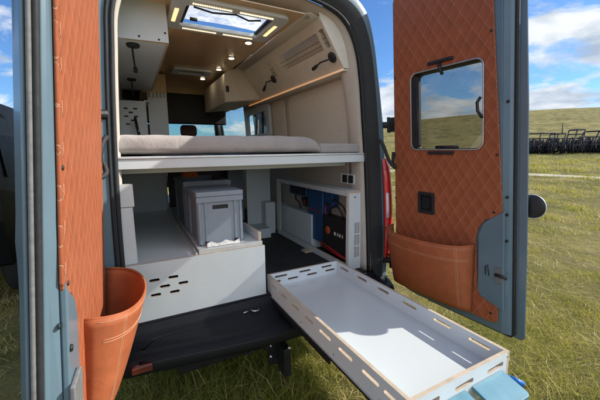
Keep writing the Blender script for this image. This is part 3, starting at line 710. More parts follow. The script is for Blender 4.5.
    for k in range(NK + 1):
        t = math.pi * k / NK; a = pc - ph * math.cos(t); row = []
        for j in range(NZ + 1):
            q = j / NZ; b = .075 + (.19 - .075) * q ** .8
            zr = -.035 + .005 * math.sin(t) + (.425 - .02 * math.sin(t)) * q
            row.append(D.at(pc + (a - pc) * (.93 + .07 * q), zr, .012 + b * max(math.sin(t), 0) ** .62))
        rows.append(row)
    mb.grid(rows); pk = mb.build('leather_pocket', 'leather', door, solid=.006, off=1)
    mb = MB(); mb.tube([r[-1] for r in rows], .0055, 8); mb.build('rim_piping', 'leather', pk)
    mb = MB()
    def surf(k, q, o=.004):
        k0 = min(int(k), NK - 1); j = q * NZ; j0 = min(int(j), NZ - 1); A, B = k - k0, j - j0
        p = (Vector(rows[k0][j0]) * (1 - A) * (1 - B) + Vector(rows[k0 + 1][j0]) * A * (1 - B) + Vector(rows[k0][j0 + 1]) * (1 - A) * B + Vector(rows[k0 + 1][j0 + 1]) * A * B)
        tn_ = Vector(rows[k0 + 1][j0]) - Vector(rows[k0][j0]); up_ = Vector(rows[k0][j0 + 1]) - Vector(rows[k0][j0]); n = tn_.cross(up_).normalized()
        c = Vector(D.at(pc, .2, 0)); n = n if n.dot(p - c) > 0 else -n
        return p + n * o
    for q in (.80, .775):
        mb.tube([surf(k, q, .0065) for k in np.linspace(2, 38, 60)], .0009, 5)
    mb.tube([surf(33.2, q, .0065) for q in np.linspace(.02, .985, 14)], .0010, 5); mb.tube([surf(32.6, q, .0065) for q in np.linspace(.02, .985, 14)], .0008, 5)
    mb.tube([surf(k, .965, .0065) for k in np.linspace(1, 39, 60)], .0007, 5)
    mb.build('stitching', 'thread', pk)
    if not right:
        mb = MB()
        for k in range(16):                                   # lacing along the panel's free edge
            z = .62 + k * .112 + rng.uniform(-.015, .015); e = float(np.interp(z, [.62, 1.0, 1.6, 2.0], [.823, .805, .775, .76])) - .004
            mb.tube([D.at(e, z, .0145), D.at(e - .012, z + .018, .0160), D.at(e - .018, z + .045, .0145)], .0006, 5)
            mb.tube([D.at(e, z + .03, .0145), D.at(e - .010, z + .022, .0160), D.at(e - .020 + rng.uniform(-.004, .004), z + .002, .0145)], .0005, 5)
        mb.build('edge_lacing', 'thread', door)
    # studs, lock bolt, striker
    for (a, z) in ((.770, 1.63), (.805, .936), (.79, .605), (.06, .6), (.07, 1.5), (.775, .0), (.30, -.03)):
        if right or a > .5:
            mb = MB(); mb.lathe(D.at(a - .012, z, .012), D.n, [(.008, 0), (.007, .004), (.002, .0055)], 10); mb.build('stud', 'black', door)
    if right:
        lk = MB(); lk.box((.79, .20, .0195), (.832, .29, .027), xf=lambda p: D.at(*p)); l_ = lk.build('lock', 'greyrub', door, bevel=.004)
        mb = MB(); mb.tube([D.at(.795, .245, .025), D.at(.825, .25, .038), D.at(.86, .245, .035)], .010, 8); mb.tube([D.at(.735, .225, .020), D.at(.735, .275, .025), D.at(.748, .29, .025), D.at(.755, .225, .020)], .003, 6); mb.build('lock_bolt', 'black', l_)
    else:
        lk = MB(); plate(lk, [(.735, -.04), (.768, -.04), (.768, .235), (.832, .265), (.834, .32), (.74, .325), (.725, .295)], [], .0195, .034, D.at, bev=.004); l_ = lk.build('latch_bracket', 'greyrub', door, bevel=.003)
        mb = MB(); mb.box((.771, -.03, .0198), (.828, .225, .022), xf=lambda p: D.at(*p)); mb.build('latch_recess', 'black', l_)
        for (a, z) in ((.795, .205), (.785, .17), (.80, .42)):
            mb = MB(); mb.lathe(D.at(a, z, .0195), D.n, [(.011, 0), (.010, .005), (.0, .007)], 12); mb.build('latch_bolt', 'black', l_)
    for z in ((.70, .60, 1.23, .45) if right else (.50,)):
        mb = MB(); mb.lathe(D.at(.842 if right else .822, z, -.001), D.n, [(.009, 0), (.008, .003), (.0, .004)], 10); mb.build('grommet', 'black', door)
    for z in (1.165, .075):
        hg = MB(); hg.box((-.05, z - .055, -.05), (.05, z + .055, -.018), xf=lambda p: D.at(*p)); hg.tube([D.at(-.05, z - .06, -.03), D.at(-.05, z + .06, -.03)], .016, 10)
        sgn = 1 if right else -1
        q = Vector(D.at(-.05, z, -.03)); hg.tube([q, q + Vector((-.02 * sgn, .03, 0)), q + Vector((-.055 * sgn, .04, 0))], .026, 8); hg.build('hinge', 'black', door, bevel=.004)
    if right:
        wf = MB(); plate(wf, rrect(.197, .963, .720, 1.503, .05), [rrect(.210, .976, .707, 1.490, .045)], -.05, .012, D.at, bev=.005); wo = wf.build('door_window', 'black', door)
        mb = MB(); plate(mb, rrect(.197, .963, .720, 1.503, .05), [rrect(.206, .972, .711, 1.494, .045)], .0125, .020, D.at, bev=.003); mb.build('window_frame', 'steel', wo)
        mb = MB(); mb.grid([[D.at(a, z, -.040 - .012 * math.cos((a - .46) * 5) * math.cos((z - 1.23) * 5)) for z in np.linspace(.974, 1.492, 9)] for a in np.linspace(.208, .709, 9)]); mb.build('window_pane', 'glass', wo)
        mb = MB(); plate(mb, rrect(.211, .985, .262, 1.48, .018), [], -.02, .008, D.at, bev=.004); mb.build('blind_cassette', 'black', wo)
        for z in (1.535, .945):
            mb = MB(); mb.box((.345, z - .008, .012), (.53, z + .012, .030), xf=lambda p: D.at(*p)); mb.build('blind_rail', 'black', wo, bevel=.004)
        mb = MB(); mb.tube([D.at(.43, 1.53, .02), D.at(.44, 1.49, .03), D.at(.45, 1.45, .01)], .010, 6); mb.build('blind_pull', 'black', wo)
        mb = MB(); mb.tube([D.at(.70, 1.27, .018), D.at(.69, 1.24, .035), D.at(.695, 1.19, .038), D.at(.712, 1.15, .02)], .009, 8); mb.build('window_catch', 'black', wo); mb = MB(); mb.tube([D.at(.235, 1.40, .0), D.at(.25, 1.2, .005), D.at(.235, 1.05, 0)], .010, 6); mb.build('window_stay', 'black', wo); mb = MB(); mb.tube([D.at(.40, .985, .012), D.at(.56, .985, .012)], .01, 6); mb.build('window_catch', 'black', wo)
        # round black buffer on the free edge
        mb = MB(); mb.lathe(D.at(.932, .655, -.095), D.n, [(.0, -.01), (.058, -.008), (.066, .004), (.063, .014), (.045, .022), (.0, .026)], 28); bf = mb.build('door_buffer', 'black', door)
        mb = MB(); mb.tube([D.at(.932 + .065 * math.cos(a), .655 + .065 * math.sin(a), -.087) for a in np.linspace(0, 2 * math.pi, 32)[:-1]], .003, 6, closed=True); mb.build('buffer_rim', 'alu', bf)
    # wiring boot between body and door
    sgn = 1 if right else -1
    A = Vector((sgn * .87, -.06, 1.01)); B = Vector(D.at(.02, .95, .0))
    pts = [A + Vector((0, 0, .04)), A + Vector((.02 * sgn, -.04, .0)), A + Vector((.05 * sgn, -.08, -.12)), A + Vector((.09 * sgn, -.10, -.17)), B + Vector((-.02 * sgn, -.02, -.08)), B]
    mb = MB(); mb.tube(cat([tuple(p) for p in pts], 5), .013, 10); mb.build('wiring_boot', 'rubber', door)
    return door
make_door(DR, True); make_door(DL, False)

# ------------------------------------------------------------------ furniture
WP = ['white', 'ply']
# storage bench on the left with its vented front and sliding shelf
bench = thing('storage_bench', (-.43, .8, 0), 'low white bench with slotted front panel under the bed', 'storage bench')
mb = MB(); sl_ = [slot(x, z, .055, .017) for x, z in ((-0.709, 0.242), (-0.607, 0.242), (-0.656, 0.195), (-0.554, 0.195), (-0.708, 0.152), (-0.605, 0.150))]
plate(mb, [(-.865, .0035), (-.027, .0035), (-.027, .348), (-.865, .348)], sl_, 0.0, .015, XZ, 0, 1); mb.build('front_panel', WP, bench)
mb = MB(); mb.box((-.865, .0155, .330), (-.03, 1.80, .3455)); mb.build('deck', ['trayfloor', 'ply'], bench)
mb = MB(); mb.box((-.045, .0155, .005), (-.03, 1.40, .329), thin=0); mb.build('side_panel', WP, bench)
mb = MB(); mb.box((-.470, .02, .346), (-.458, 1.80, .362)); mb.build('divider_rail', 'alu', bench)
mb = MB(); mb.box((-.450, .035, .3465), (-.035, 1.75, .3715)); mb.build('sliding_shelf', 'trayfloor', bench, bevel=.002)
mb = MB(); mb.box((-.450, .020, .3465), (-.035, .0345, .374)); mb.build('shelf_edge', 'alu', bench, bevel=.002)
mb = MB(); mb.box((-.055, .04, .372), (-.035, .38, .43), thin=0); mb.build('shelf_lip', WP, bench, bevel=.002)
mb = MB(); mb.box((-.855, .03, .349), (-.790, .045, .672), thin=1); mb.box((-.850, .03, .676), (-.776, .045, .80), thin=1); mb.box((-.855, .046, .349), (-.785, .061, .80), thin=1); mb.build('side_board', WP, bench)
mb = MB(); mb.box((-.865, 1.73, .3465), (-.475, 1.745, .875), thin=1); mb.build('partition', WP, bench)
mb = MB(); mb.box((-.475, 1.84, .3465), (-.445, 1.86, .875)); mb.build('upright', 'white', bench)

# slide-out tray
tray = thing('slide_out_tray', (.30, -.6, 0), 'long white slotted tray slid out behind the van', 'slide-out tray')
TX0, TX1, TY0, TY1 = .006, .597, -1.245, .055; TH = .016; ZT, ZF, ZB = .116, .023, -.012
mb = MB(); mb.box((TX0 + TH, TY0 + TH, ZB + .012), (TX1 - TH, TY1 - TH, ZF)); mb.build('tray_floor', 'trayfloor', tray)
def side(xa, xb, holes, name, z1=ZT): 
    mb = MB(); plate(mb, [(TY0, ZB), (TY1, ZB), (TY1, z1), (TY0, z1)], holes, xa, xb, YZ, 0, 1); return mb.build(name, WP, tray)
side(TX1 - TH, TX1, [slot(y, .083, .105, .016) for y in (-.06, -.27, -.48, -.70, -.92, -1.12)], 'tray_side')
side(TX0, TX0 + TH, [slot(y, .070, .105, .017) for y in (-.05, -.21, -.37, -.53, -.70, -.87, -1.04, -1.17)], 'tray_side')
mb = MB(); plate(mb, [(TX0 + TH, ZB), (TX1 - TH, ZB), (TX1 - TH, ZT), (TX0 + TH, ZT)], [slot(x, .090, .095, .014) for x in (.105, .30, .49)] + [slot(x, .055, .085, .014) for x in (.06, .20, .36, .52)], TY1 - TH, TY1, XZ, 0, 1); mb.build('tray_back', WP, tray)
mb = MB(); plate(mb, [(TX0 + TH, ZB - .02), (TX1 - TH, ZB - .02), (TX1 - TH, ZT), (TX0 + TH, ZT)], [slot(x, .070, .11, .020, 3) for x in (.105, .30, .50)], TY0, TY0 + TH, XZ, 0, 1); mb.build('tray_front', WP, tray)
for (x, z) in ((.020, .095), (.020, .01), (.583, .095), (.583, .01)):
    mb = MB(); mb.lathe((x, TY0 + .0005, z), (0, -1, 0), [(.0055, 0), (.0052, .0012), (.002, .0012), (.0, .0006)], 10); mb.build('screw', 'steel', tray)
for y in (-.13, -.45, -.78, -1.10):
    for x, sx in ((TX0, -1), (TX1, 1)):
        mb = MB(); mb.lathe((x, y, .012), (sx, 0, 0), [(.0055, 0), (.0052, .0012), (.002, .0012), (.0, .0006)], 10); mb.build('screw', 'steel', tray)
for x in (TX0 + .004, TX1 - .03):
    mb = MB(); mb.box((x, -1.16, -.045), (x + .026, .9, -.013)); mb.box((x - .012 if x < .1 else x + .026, -.75, -.06), (x if x < .1 else x + .038, 1.2, -.022)); mb.build('slide_rail', 'blackm', tray, bevel=.003)
mb = MB(); mb.box((TX0 - .004, -1.2, -.02), (TX0 - .0005, .05, -.0125)); mb.build('rail_edge', 'alu', tray)
mb = MB(); mb.box((.03, -.44, -.085), (.565, -.40, -.046)); mb.box((.11, -.43, -.155), (.135, -.425, -.086)); mb.build('cross_brace', 'blackm', tray, bevel=.003)
for x in (.345, .105):
    mb = MB(); mb.prism(rrect(x, -.115, x + .20, 0, [.0, .0, .02, .02]), lambda p: (p[0], TY0 - .0025 + p[1], .048 + p[1] * .28), lambda p: (p[0], TY0 - .0025 + p[1], .034 + p[1] * .28)); mb.build('drop_leaf', 'bluepl', tray, bevel=.002)
mb = MB(); mb.tube([(.572, -1.251, .015), (.578, -1.275, .012)], .006, 8); mb.tube([(.576, -1.268, .012), (.600, -1.310, .0)], .0115, 10); mb.build('pull_knob', 'bluecap', tray)

# two stacking boxes
def storage_box(name, x0, x1, y0, y1, z0, z1, label, mat, lid):
    root = thing(name, ((x0 + x1) / 2, (y0 + y1) / 2, z0), label, 'storage box'); cx_, cy_ = (x0 + x1) / 2, (y0 + y1) / 2
    mb = MB(); tp = .018; H = z1 - z0; lidh = .03 if lid else .0
    def wallx(sx):
        pass
    zt = z1 - lidh
    o_ = [(x0 + tp, y0 + tp), (x1 - tp, y0 + tp), (x1 - tp, y1 - tp), (x0 + tp, y1 - tp)]
    mb.prism(o_, lambda p: (cx_ + (p[0] - cx_) * .96, cy_ + (p[1] - cy_) * .97, z0), lambda p: (p[0], p[1], z0 + .006))
    for (sx, a0, a1, fx) in ((0, x0, x1, y0), (0, x0, x1, y1), (1, y0, y1, x0), (1, y0, y1, x1)):
        w = a1 - a0; hl = [rrect(a0 + w * .33, zt - .085, a0 + w * .67, zt - .058, .006)] if sx == 0 else []
        d = tp if fx in (x0, y0) else -tp
        plate(mb, [(a0 + tp, z0 + .003), (a1 - tp, z0 + .003), (a1 - tp, zt), (a0 + tp, zt)], hl, min(fx + d, fx + d * .75), max(fx + d, fx + d * .75), XZ if sx == 0 else YZ)
        for q in (.0, .14, .86, 1.0):
            aa = a0 + tp + (w - 2 * tp) * q
            p0, p1 = (fx + d * .3, fx + d) if d > 0 else (fx + d, fx + d * .3)
            if sx == 0: mb.box((aa - .007, p0, z0 + .012), (aa + .007, p1, zt - .02))
            else: mb.box((p0, aa - .007, z0 + .012), (p1, aa + .007, zt - .02))
    plate(mb, [(x0, y0), (x1, y0), (x1, y1), (x0, y1)], [[(x0 + tp + .004, y0 + tp + .004), (x1 - tp - .004, y0 + tp + .004), (x1 - tp - .004, y1 - tp - .004), (x0 + tp + .004, y1 - tp - .004)]], zt - .035, zt - .002, XY)
    mb.build('box_body', mat, root, bevel=.002)
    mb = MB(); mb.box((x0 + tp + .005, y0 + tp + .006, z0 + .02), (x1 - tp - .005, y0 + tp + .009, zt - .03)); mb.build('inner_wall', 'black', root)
    if lid:
        mb = MB(); mb.prism(rrect(x0 - .003, y0 - .003, x1 + .003, y1 + .003, .012), lambda p: (p[0], p[1], zt), lambda p: (p[0], p[1], z1)); mb.build('lid', mat, root, bevel=.004)
        for q in (.18, .82):
            mb = MB(); xx = x0 + (x1 - x0) * q; mb.box((xx - .012, y0 - .006, z0 + .012), (xx + .012, y0 + .012, z0 + .028)); mb.build('catch', 'black', root, bevel=.002)
    return root
storage_box('storage_box', -.436, -.136, .09, .49, .372, .720, 'grey lidded plastic crate in front, hand slot facing out', 'greybox', True)
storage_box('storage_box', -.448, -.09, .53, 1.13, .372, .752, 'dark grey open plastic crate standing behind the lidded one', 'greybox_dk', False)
mb = MB(); mb.grid([[(-.39 + .03 * k, .055 + .006 * j + .004 * math.sin(k * 2), .374 + .032 * math.sin(math.pi * j / 4) * (.7 + .3 * math.sin(k * 1.9))) for j in range(5)] for k in range(8)])
tag(mb.build('plastic_bag', 'paper', loc=(-.29, .07, .372)), 'crumpled clear plastic bag lying before the grey crate', 'plastic bag')
mb = MB(); rows = []
for k in range(9):
    t = math.pi * k / 8; rows.append([(-.37 + .075 * math.sin(t) * math.cos(a) + .02 * math.cos(3 * a), 1.0 - .05 * math.cos(t) + .06 * math.sin(t) * math.sin(a), .82 + .045 * math.sin(t) * math.sin(a + .4)) for a in np.linspace(0, 2 * math.pi, 12)[:-1]])
mb = MB(); mb.grid([[(-.40 + .022 * k, .95 + .03 * j, .752 + .075 * (math.sin(math.pi * k / 7) ** .5) * (math.sin(math.pi * j / 5) ** .5 if 0 < j < 5 else 0) + .004 * math.sin(k * 2.1 + j)) for j in range(6)] for k in range(8)])
tag(mb.build('orange_cloth', 'dim_orange', loc=(-.32, 1.0, .752)), 'orange cloth bundle on top of the open dark grey crate', 'cloth')

# equipment cabinet on the right
eq = thing('equipment_cabinet', (.78, .75, 0), 'long low white cabinet with open side showing electrical gear', 'cabinet')
mb = MB(); plate(mb, [(.066, .002), (1.45, .002), (1.45, .652), (.066, .652)], [[(.085, .055), (1.36, .055), (1.36, .612), (.085, .612)]], .700, .714, YZ, 0, 1); mb.build('face_frame', WP, eq)
mb = MB(); mb.box((.7145, .068, .634), (.855, 1.45, .651), thin=2); mb.build('top_board', WP, eq)
mb = MB(); louv = [slot(.785 + i * .028, z, .024, .006) for i in (0, 1) for z in [.11 + k * .011 + (.012 if k > 7 else 0) + (.012 if k > 15 else 0) for k in range(24)]]
plate(mb, [(.7145, .004), (.852, .004), (.852, .650), (.7145, .650)], louv + [slot(.775, .60, .016, .0158)], .070, .083, XZ, 0, 1); mb.build('end_panel', WP, eq)
mb = MB(); mb.box((.722, .084, .1), (.85, .088, .63)); mb.build('end_backing', 'black', eq)
mb = MB(); mb.box((.745, .72, .003), (.855, 1.62, .345), thin=0); mb.build('wheel_arch_box', ['white', 'white'], eq, bevel=.004)
mb = MB(); mb.box((.62, .62, .003), (.699, .70, .02)); mb.build('floor_batten', 'ply', eq)
# electrical gear
dev = thing('battery_charger', (.80, 1.0, .49), 'small blue battery charger high in the cabinet', 'charger')
mb = MB(); mb.box((.765, .86, .50), (.84, 1.24, .605)); mb.build('case', 'blue', dev, bevel=.006)
mb = MB()
for k in range(10): mb.box((.757, .87 + k * .036, .515), (.7645, .885 + k * .036, .595))
mb.build('cooling_fins', 'blackm', dev)
mb = MB(); mb.tube([(.77, 1.1, .50), (.76, 1.08, .45), (.77, 1.02, .43), (.78, 1.0, .36)], .008, 6); mb.tube([(.77, .95, .50), (.755, .93, .46), (.77, .88, .40)], .007, 6); mb.build('cable', 'black', dev)
dev = thing('inverter', (.80, .6, .08), 'tall blue inverter with a dark lower half beside the charger', 'inverter')
mb = MB(); mb.box((.762, .54, .10), (.845, .82, .595)); mb.build('case', 'blue', dev, bevel=.008)
mb = MB(); mb.box((.757, .56, .395), (.7615, .80, .402)); mb.build('stripe', 'red', dev)
dev = thing('battery', (.80, .3, .06), 'black battery with round orange mark at the cabinet front', 'battery')
mb = MB(); mb.box((.750, .10, .06), (.850, .525, .385)); mb.build('case', 'black', dev, bevel=.01)
mb = MB(); mb.lathe((.7495, .43, .255), (-1, 0, 0), [(.038, 0), (.038, .003), (.015, .004)], 24); mb.build('round_mark', 'orange', dev)
mb = MB()
for k, w_ in enumerate((.03, .012, .02, .012)): mb.box((.746, .30 - k * .035, .235), (.7495, .30 - k * .035 + w_ * .8, .262))
mb.build('lettering', 'clip', dev)
mb = MB(); mb.tube([(.78, .44, .38), (.76, .40, .46), (.76, .30, .50), (.78, .26, .44), (.79, .24, .385)], .009, 8); mb.build('cable', 'black', dev)
mb = MB(); mb.tube([(.745, .55, .12), (.735, .40, .11), (.735, .2, .085), (.74, .12, .075)], .007, 6); mb.tube([(.745, .55, .10), (.737, .35, .08), (.737, .15, .068)], .005, 6); mb.build('cable', 'red', dev)

dev = thing('fuse_box', (.80, 1.3, .4), 'small black fuse box with red cap below the blue charger', 'fuse box')
mb = MB(); mb.box((.775, .86, .40), (.845, .96, .485)); mb.build('case', 'black', dev, bevel=.005)
mb = MB(); mb.box((.768, .89, .43), (.7745, .92, .46)); mb.build('cap', 'red', dev, bevel=.003)
dev = thing('solar_controller', (.80, .3, .5), 'dark blue finned controller above the black battery', 'controller')
mb = MB(); mb.box((.775, .40, .46), (.845, .53, .60)); mb.build('case', 'blue', dev, bevel=.006)
mb = MB(); mb.box((.770, .42, .475), (.7745, .51, .50)); mb.build('terminal_strip', 'black', dev, bevel=.002)
mb = MB(); mb.tube([(.775, .50, .47), (.76, .49, .42), (.765, .47, .39)], .006, 6); mb.build('cable', 'red', dev)
mb = MB(); mb.tube([(.78, .41, .52), (.765, .34, .55), (.77, .22, .50), (.78, .16, .40)], .007, 6); mb.build('cable', 'black', dev)
# tall panel and step ahead of the floor
kit = thing('kitchen_unit', (.5, 1.5, 0), 'pale tall panel and low step at the end of the dark floor', 'kitchen unit')
mb = MB(); mb.box((.385, 1.60, .003), (.68, 1.62, .874), thin=1); mb.build('tall_panel', WP, kit)
mb = MB(); mb.box((.56, 1.46, .003), (.68, 1.598, .375)); mb.build('low_box', 'white', kit, bevel=.003)
mb = MB(); mb.box((.20, 1.30, .003), (.555, 1.598, .11)); mb.build('step', 'white', kit, bevel=.004)
mb = MB(); mb.box((-.42, 1.95, .003), (.36, 1.98, .87)); mb.build('recess_shade_sheet', 'black', kit)  # black sheet standing in for the unlit space behind the crates
mb = MB(); mb.box((.20, 1.70, .15), (.38, 1.72, .86)); mb.build('inner_panel', 'greybox_dk', kit)

# bed
bed = thing('bed_platform', (0, 1, .88), 'white bed platform board with a bright metal front edge', 'bed platform')
mb = MB(); mb.box((-.862, .045, .880), (.845, 1.95, .936), thin=2); mb.build('board', ['white', 'white'], bed, bevel=.002)
mb = MB(); mb.box((-.862, .038, .937), (.845, .075, .949)); mb.build('edge_profile', 'alu', bed, bevel=.002)
mb = MB(); mb.box((-.862, .30, .84), (.845, .33, .8795)); mb.build('cross_rail', 'white', bed)
mb = MB()
def msec(x, sc=1):
    return [(x, .070, .950), (x, .064, .975), (x, .066, 1.03), (x, .085, 1.062), (x, .13, 1.078), (x, 1.0, 1.082), (x, 1.85, 1.078), (x, 1.9, 1.03), (x, 1.9, .951)]
rows = []
for k in range(61):
    x = -.84 + 1.29 * k / 60; e = min(1, (60 - k) / 5); e = math.sqrt(max(0, 1 - (1 - e) ** 2)); e2 = min(1, (k + 1) / 3)
    row = []
    for (xx, y, z) in msec(x):
        wob = .002 * math.sin(x * 17 + z * 40) + .0015 * math.sin(x * 41 + 2) + .002 * math.sin(x * 6 + 1)
        zz_ = .951 + (z - .951) * (.45 + .55 * e) * (.92 + .08 * e2) + (wob if z > .96 else 0); row.append((x, y + (wob if y < .2 else 0), zz_))
    rows.append(row)
mb.grid(rows, closed=True); mb.add(rows[0], [tuple(range(9))]); mb.add(rows[-1], [tuple(range(9))])
mt = thing('mattress', (-.2, 1, .95), 'grey beige mattress with rounded edge on the bed platform', 'mattress')
mb.build('cover', 'fabric', mt, bevel=.0, sub=1)
mb = MB(); mb.box((.452, .075, .951), (.838, 1.9, 1.020)); mb.build('filler_cushion', 'fabric', mt, bevel=.018, seg=3)

# reading lamp
def reading_lamp(parent, base, n, pts):
    lp = MB(); lp.lathe(base, n, [(.0, -.001), (.040, .0), (.040, .012), (.034, .018), (.0, .019)], 22); lo = lp.build('reading_lamp', 'black', parent)
    mb = MB(); mb.tube([base] + pts, .0065, 8); mb.build('lamp_arm', 'black', lo)
    a, b = Vector(pts[-2]), Vector(pts[-1]); dr = (b - a).normalized(); mb = MB(); mb.tube([b - dr * .012, b, b + dr * .055], [.009, .014, .0155], 12); mb.build('lamp_head', 'black', lo)

# overhead cabinet left
oh = thing('overhead_cabinet', (-.65, .4, 1.66), 'white overhead cabinet on the left with lamps beneath', 'cabinet')
mb = MB(); plate(mb, [(-.80, 1.660), (-.493, 1.668), (-.498, 1.93), (-.70, 1.93), (-.79, 1.83)], [], .40, .415, XZ, 0, 1); mb.build('end_panel', WP, oh)
mb = MB(); mb.box((-.84, .416, 1.661), (-.508, 1.30, 1.676), thin=2); mb.box((-.84, 1.305, 1.661), (-.508, 2.2, 1.676), thin=2); mb.build('bottom_board', WP, oh)
for (y0, y1) in ((.416, 1.30), (1.305, 2.2)):
    mb = MB(); mb.prism([(-.507, 1.662), (-.493, 1.662), (-.498, 1.895), (-.512, 1.895)], lambda p: (p[0], y0, p[1]), lambda p: (p[0], y1, p[1])); mb.build('door', 'ply', oh, bevel=.002)
for (x, z) in ((-.665, 1.685), (-.551, 1.681), (-.512, 1.725)):
    mb = MB(); mb.lathe((x, .4005, z), (0, -1, 0), [(.007, 0), (.006, .003), (.0, .0035)], 12); mb.build('screw_cap', 'black', oh)
reading_lamp(oh, (-.700, .50, 1.6605), (0, 0, -1), [(-.705, .50, 1.63), (-.700, .62, 1.600), (-.69, .78, 1.575)])
reading_lamp(oh, (-.705, 1.62, 1.6605), (0, 0, -1), [(-.705, 1.62, 1.63), (-.702, 1.78, 1.60), (-.70, 1.92, 1.57)])

# wardrobe with slots behind the bed on the left
wr = thing('wardrobe', (-.6, 2.1, 1.1), 'white wardrobe wall with small vent slots at the bed head', 'wardrobe')
mb = MB(); plate(mb, [(-.86, .9), (-.60, .9), (-.60, 1.50), (-.86, 1.50)], [slot(x, z, .042, .015) for x, z in ((-.78, 1.42), (-.69, 1.42), (-.735, 1.38), (-.78, 1.34), (-.69, 1.34), (-.72, 1.30), (-.77, 1.26))], 1.91, 1.925, XZ, 0, 1); mb.build('slotted_panel', WP, wr)
mb = MB(); mb.box((-.86, 1.94, .9), (-.60, 1.95, 1.5)); mb.build('slot_backing', 'black', wr)
mb = MB(); mb.box((-.545, 2.30, .9), (-.335, 2.32, 1.66), thin=1); mb.build('side_panel', WP, wr)
mb = MB(); mb.box((-.60, 1.93, 1.50), (-.545, 2.30, 1.515)); mb.box((-.60, 1.93, .9), (-.585, 2.30, 1.5)); mb.build('return_panel', WP, wr)
mb = MB(); mb.box((-.60, 2.33, 1.66), (-.33, 3.15, 1.88), thin=1); mb.build('top_locker', ['ceilwood', 'ceilwood'], wr)
for k in range(5):
    mb = MB(); mb.tube([(-.52 + .04 * k, 2.29, 1.66), (-.52 + .04 * k, 2.27, 1.60)], .006, 6); mb.build('coat_peg', 'ply', wr)
mb = MB(); mb.tube([(-.70, 1.85, 1.32), (-.69, 1.80, 1.22), (-.67, 1.78, 1.09)], .014, 8); mb.build('coat_strap', 'black', wr)

# shelf unit on the right: sloping face with three open cubbies, lit shelf edge, lamps
sh = thing('overhead_shelf', (.68, 1, 1.56), 'cream overhead shelf unit on the right with three open cubbies', 'shelf')
E1 = Vector((-.20, 0, .30)).normalized(); N1 = Vector((.30, 0, .20)).normalized(); O1 = Vector((.70, 0, 1.58))
def SF(a, b, t): return tuple(O1 + Vector((0, a, 0)) + E1 * b + N1 * t)
def bz(z): return (z - 1.58) / E1.z
mb = MB(); cub = [rrect(.165, bz(1.728), .225, bz(1.842), .004), rrect(.262, bz(1.728), .985, bz(1.838), .004), rrect(1.16, bz(1.718), 1.25, bz(1.846), .004)]
plate(mb, [(.143, 0), (1.86, 0), (1.86, bz(1.905)), (.143, bz(1.905))], cub, 0, .014, SF, 0, 0); mb.build('face_panel', 'trim', sh)
mb = MB(); plate(mb, [(.70, 1.582), (.835, 1.582), (.80, 1.76), (.72, 1.92), (.60, 1.955), (.47, 1.955), (.50, 1.882)], [], .138, .1425, XZ); mb.build('end_cap', 'trim', sh)
mb = MB()
mb.prism([(.150, bz(1.70)), (1.3, bz(1.70)), (1.3, bz(1.88)), (.150, bz(1.88))], lambda p: SF(p[0], p[1], .07), lambda p: SF(p[0], p[1], .075)); mb.build('cubby_back', 'trim', sh)
for (y0, y1) in ((.150, .163), (.228, .258), (.99, 1.155), (1.255, 1.30)):
    mb = MB(); mb.prism([(y0, bz(1.70)), (y1, bz(1.70)), (y1, bz(1.88)), (y0, bz(1.88))], lambda p: SF(p[0], p[1], .0145), lambda p: SF(p[0], p[1], .069)); mb.build('cubby_divider', 'trim', sh)
mb = MB()
for b_ in (bz(1.755), bz(1.785)): mb.tube([SF(.165, b_, .006), SF(.225, b_ + .004, .006)], .002, 5); mb.tube([SF(.262, b_ , .006), SF(.985, b_ + .004, .006)], .002, 5); mb.tube([SF(1.16, b_, .006), SF(1.25, b_, .006)], .002, 5)
mb.build('retaining_cord', 'black', sh)
mb = MB(); mb.box((.700, .146, 1.566), (.84, 2.3, 1.579)); mb.build('shelf_board', 'trim', sh)
mb = MB(); mb.box((.690, .142, 1.563), (.699, 2.3, 1.577)); mb.build('light_strip', 'ledshelf', sh, bevel=.002)
nrm = -N1
for (yb_, d) in ((.134, .23), (1.26, .20)):
    b_ = bz(1.668 if yb_ < 1 else 1.71); bse = Vector(SF(max(yb_, .20), b_, -.001))
    reading_lamp(sh, tuple(bse), tuple(nrm), [tuple(bse + nrm * .035), tuple(bse + nrm * .055 + Vector((0, d * .45, .01))), tuple(bse + nrm * .05 + Vector((0, d * .75, -.005 if yb_ < 1 else -.03)))])
# cupboard further forward
cp = thing('overhead_cupboard', (.55, 2.2, 1.55), 'cream overhead cupboard towards the cab with black switch', 'cupboard')
mb = MB(); plate(mb, [(.255, 1.545), (.70, 1.60), (.70, 1.93), (.40, 1.93), (.30, 1.89), (.255, 1.85)], [], 1.87, 1.885, XZ, 0, 0); mb.build('end_panel', 'trim', cp)
mb = MB(); mb.prism([(.255, 1.535), (.70, 1.59), (.70, 1.60), (.255, 1.545)], lambda p: (p[0], 1.886, p[1]), lambda p: (p[0], 3.0, p[1])); mb.prism([(.255, 1.5455), (.27, 1.548), (.27, 1.86), (.255, 1.85)], lambda p: (p[0], 1.886, p[1]), lambda p: (p[0], 3.0, p[1])); mb.build('front', 'trim', cp)
mb = MB(); plate(mb, rrect(.268, 1.65, .305, 1.72, .01), [], 1.862, 1.869, XZ); mb.build('switch', 'black', cp, bevel=.002)

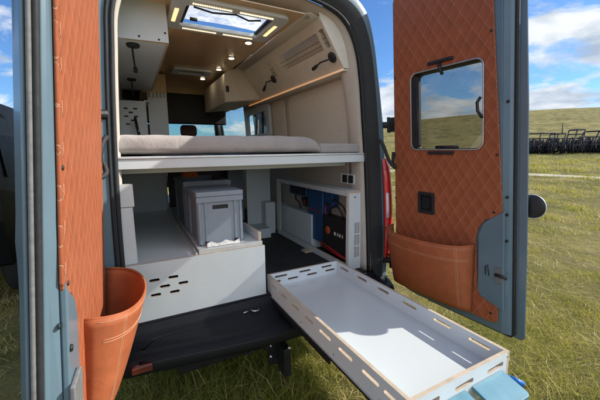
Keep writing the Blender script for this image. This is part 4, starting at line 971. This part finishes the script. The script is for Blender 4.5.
# ------------------------------------------------------------------ dark four-wheel drive beyond the left door
def suv():
    root = thing('parked_car', (-3.0, 3.9, GZ), 'black tall four-wheel drive in shade beyond the left door', 'car')
    x0, x1 = -3.75, -1.95
    prof = [(2.25, -.18), (2.2, .30), (2.25, .62), (2.4, 1.40), (2.75, 1.56), (4.6, 1.56), (5.3, .68), (6.5, .58), (6.7, .3), (6.68, -.18)]
    mb = MB(); n = len(prof); rows = []
    for x, ins in ((x0, 0), (x0 + .05, 1), (x1 - .05, 1), (x1, 0)):
        pass
    def sec(x): return [(x * 1.0, y, z) for y, z in prof]
    rows = []
    for t in (0, .06, .94, 1):
        r_ = []
        for y, z in prof:
            tum = .13 * max(0, z - .6) / .8; a = x0 + tum; b = x1 - tum; yy = y
            r_.append((a + (b - a) * t, yy, z))
        rows.append(r_)
    mb.grid(rows, closed=True, smooth=False); mb.add(rows[0], [tuple(range(n))]); mb.add(rows[-1], [tuple(range(n))]); mb.build('body', 'carblack', root, bevel=.03, seg=3)
    for (sx) in (x0, x1):
        sg = 1 if sx == x1 else -1
        for (ya, yb_, yc, yd) in ((2.55, 3.45, 3.45, 2.75), (3.55, 4.45, 4.35, 3.55)):
            mb = MB(); mb.add([(sx - sg * (.13 * (z - .6) / .8 - .006), y, z) for y, z in ((ya, .72), (yb_, .72), (yc, 1.38), (yd, 1.38))], [(0, 1, 2, 3)]); mb.build('window', 'carblack', root, solid=.004)
    for (sx, y) in ((x0 + .1, 3.05), (x1 - .1, 3.05), (x0 + .1, 5.75), (x1 - .1, 5.75)):
        sg = 1 if sx > -3 else -1
        mb = MB(); mb.lathe((sx, y, GZ + .40), (sg, 0, 0), [(.22, -.12), (.37, -.12), (.40, -.08), (.40, .08), (.37, .12), (.22, .12)], 24); w_ = mb.build('wheel', 'rubber', root)
        mb = MB(); mb.lathe((sx + sg * .10, y, GZ + .40), (sg, 0, 0), [(.22, 0), (.20, .02), (.07, 0), (.0, .02)], 18); mb.build('rim', 'blackm', w_)
    mb = MB(); mb.lathe((-2.55, 2.24, .42), (0, -1, 0), [(.0, 0), (.36, .02), (.38, .10), (.34, .20), (.2, .21), (.0, .2)], 24); mb.build('spare_wheel', 'rubber', root)
suv()
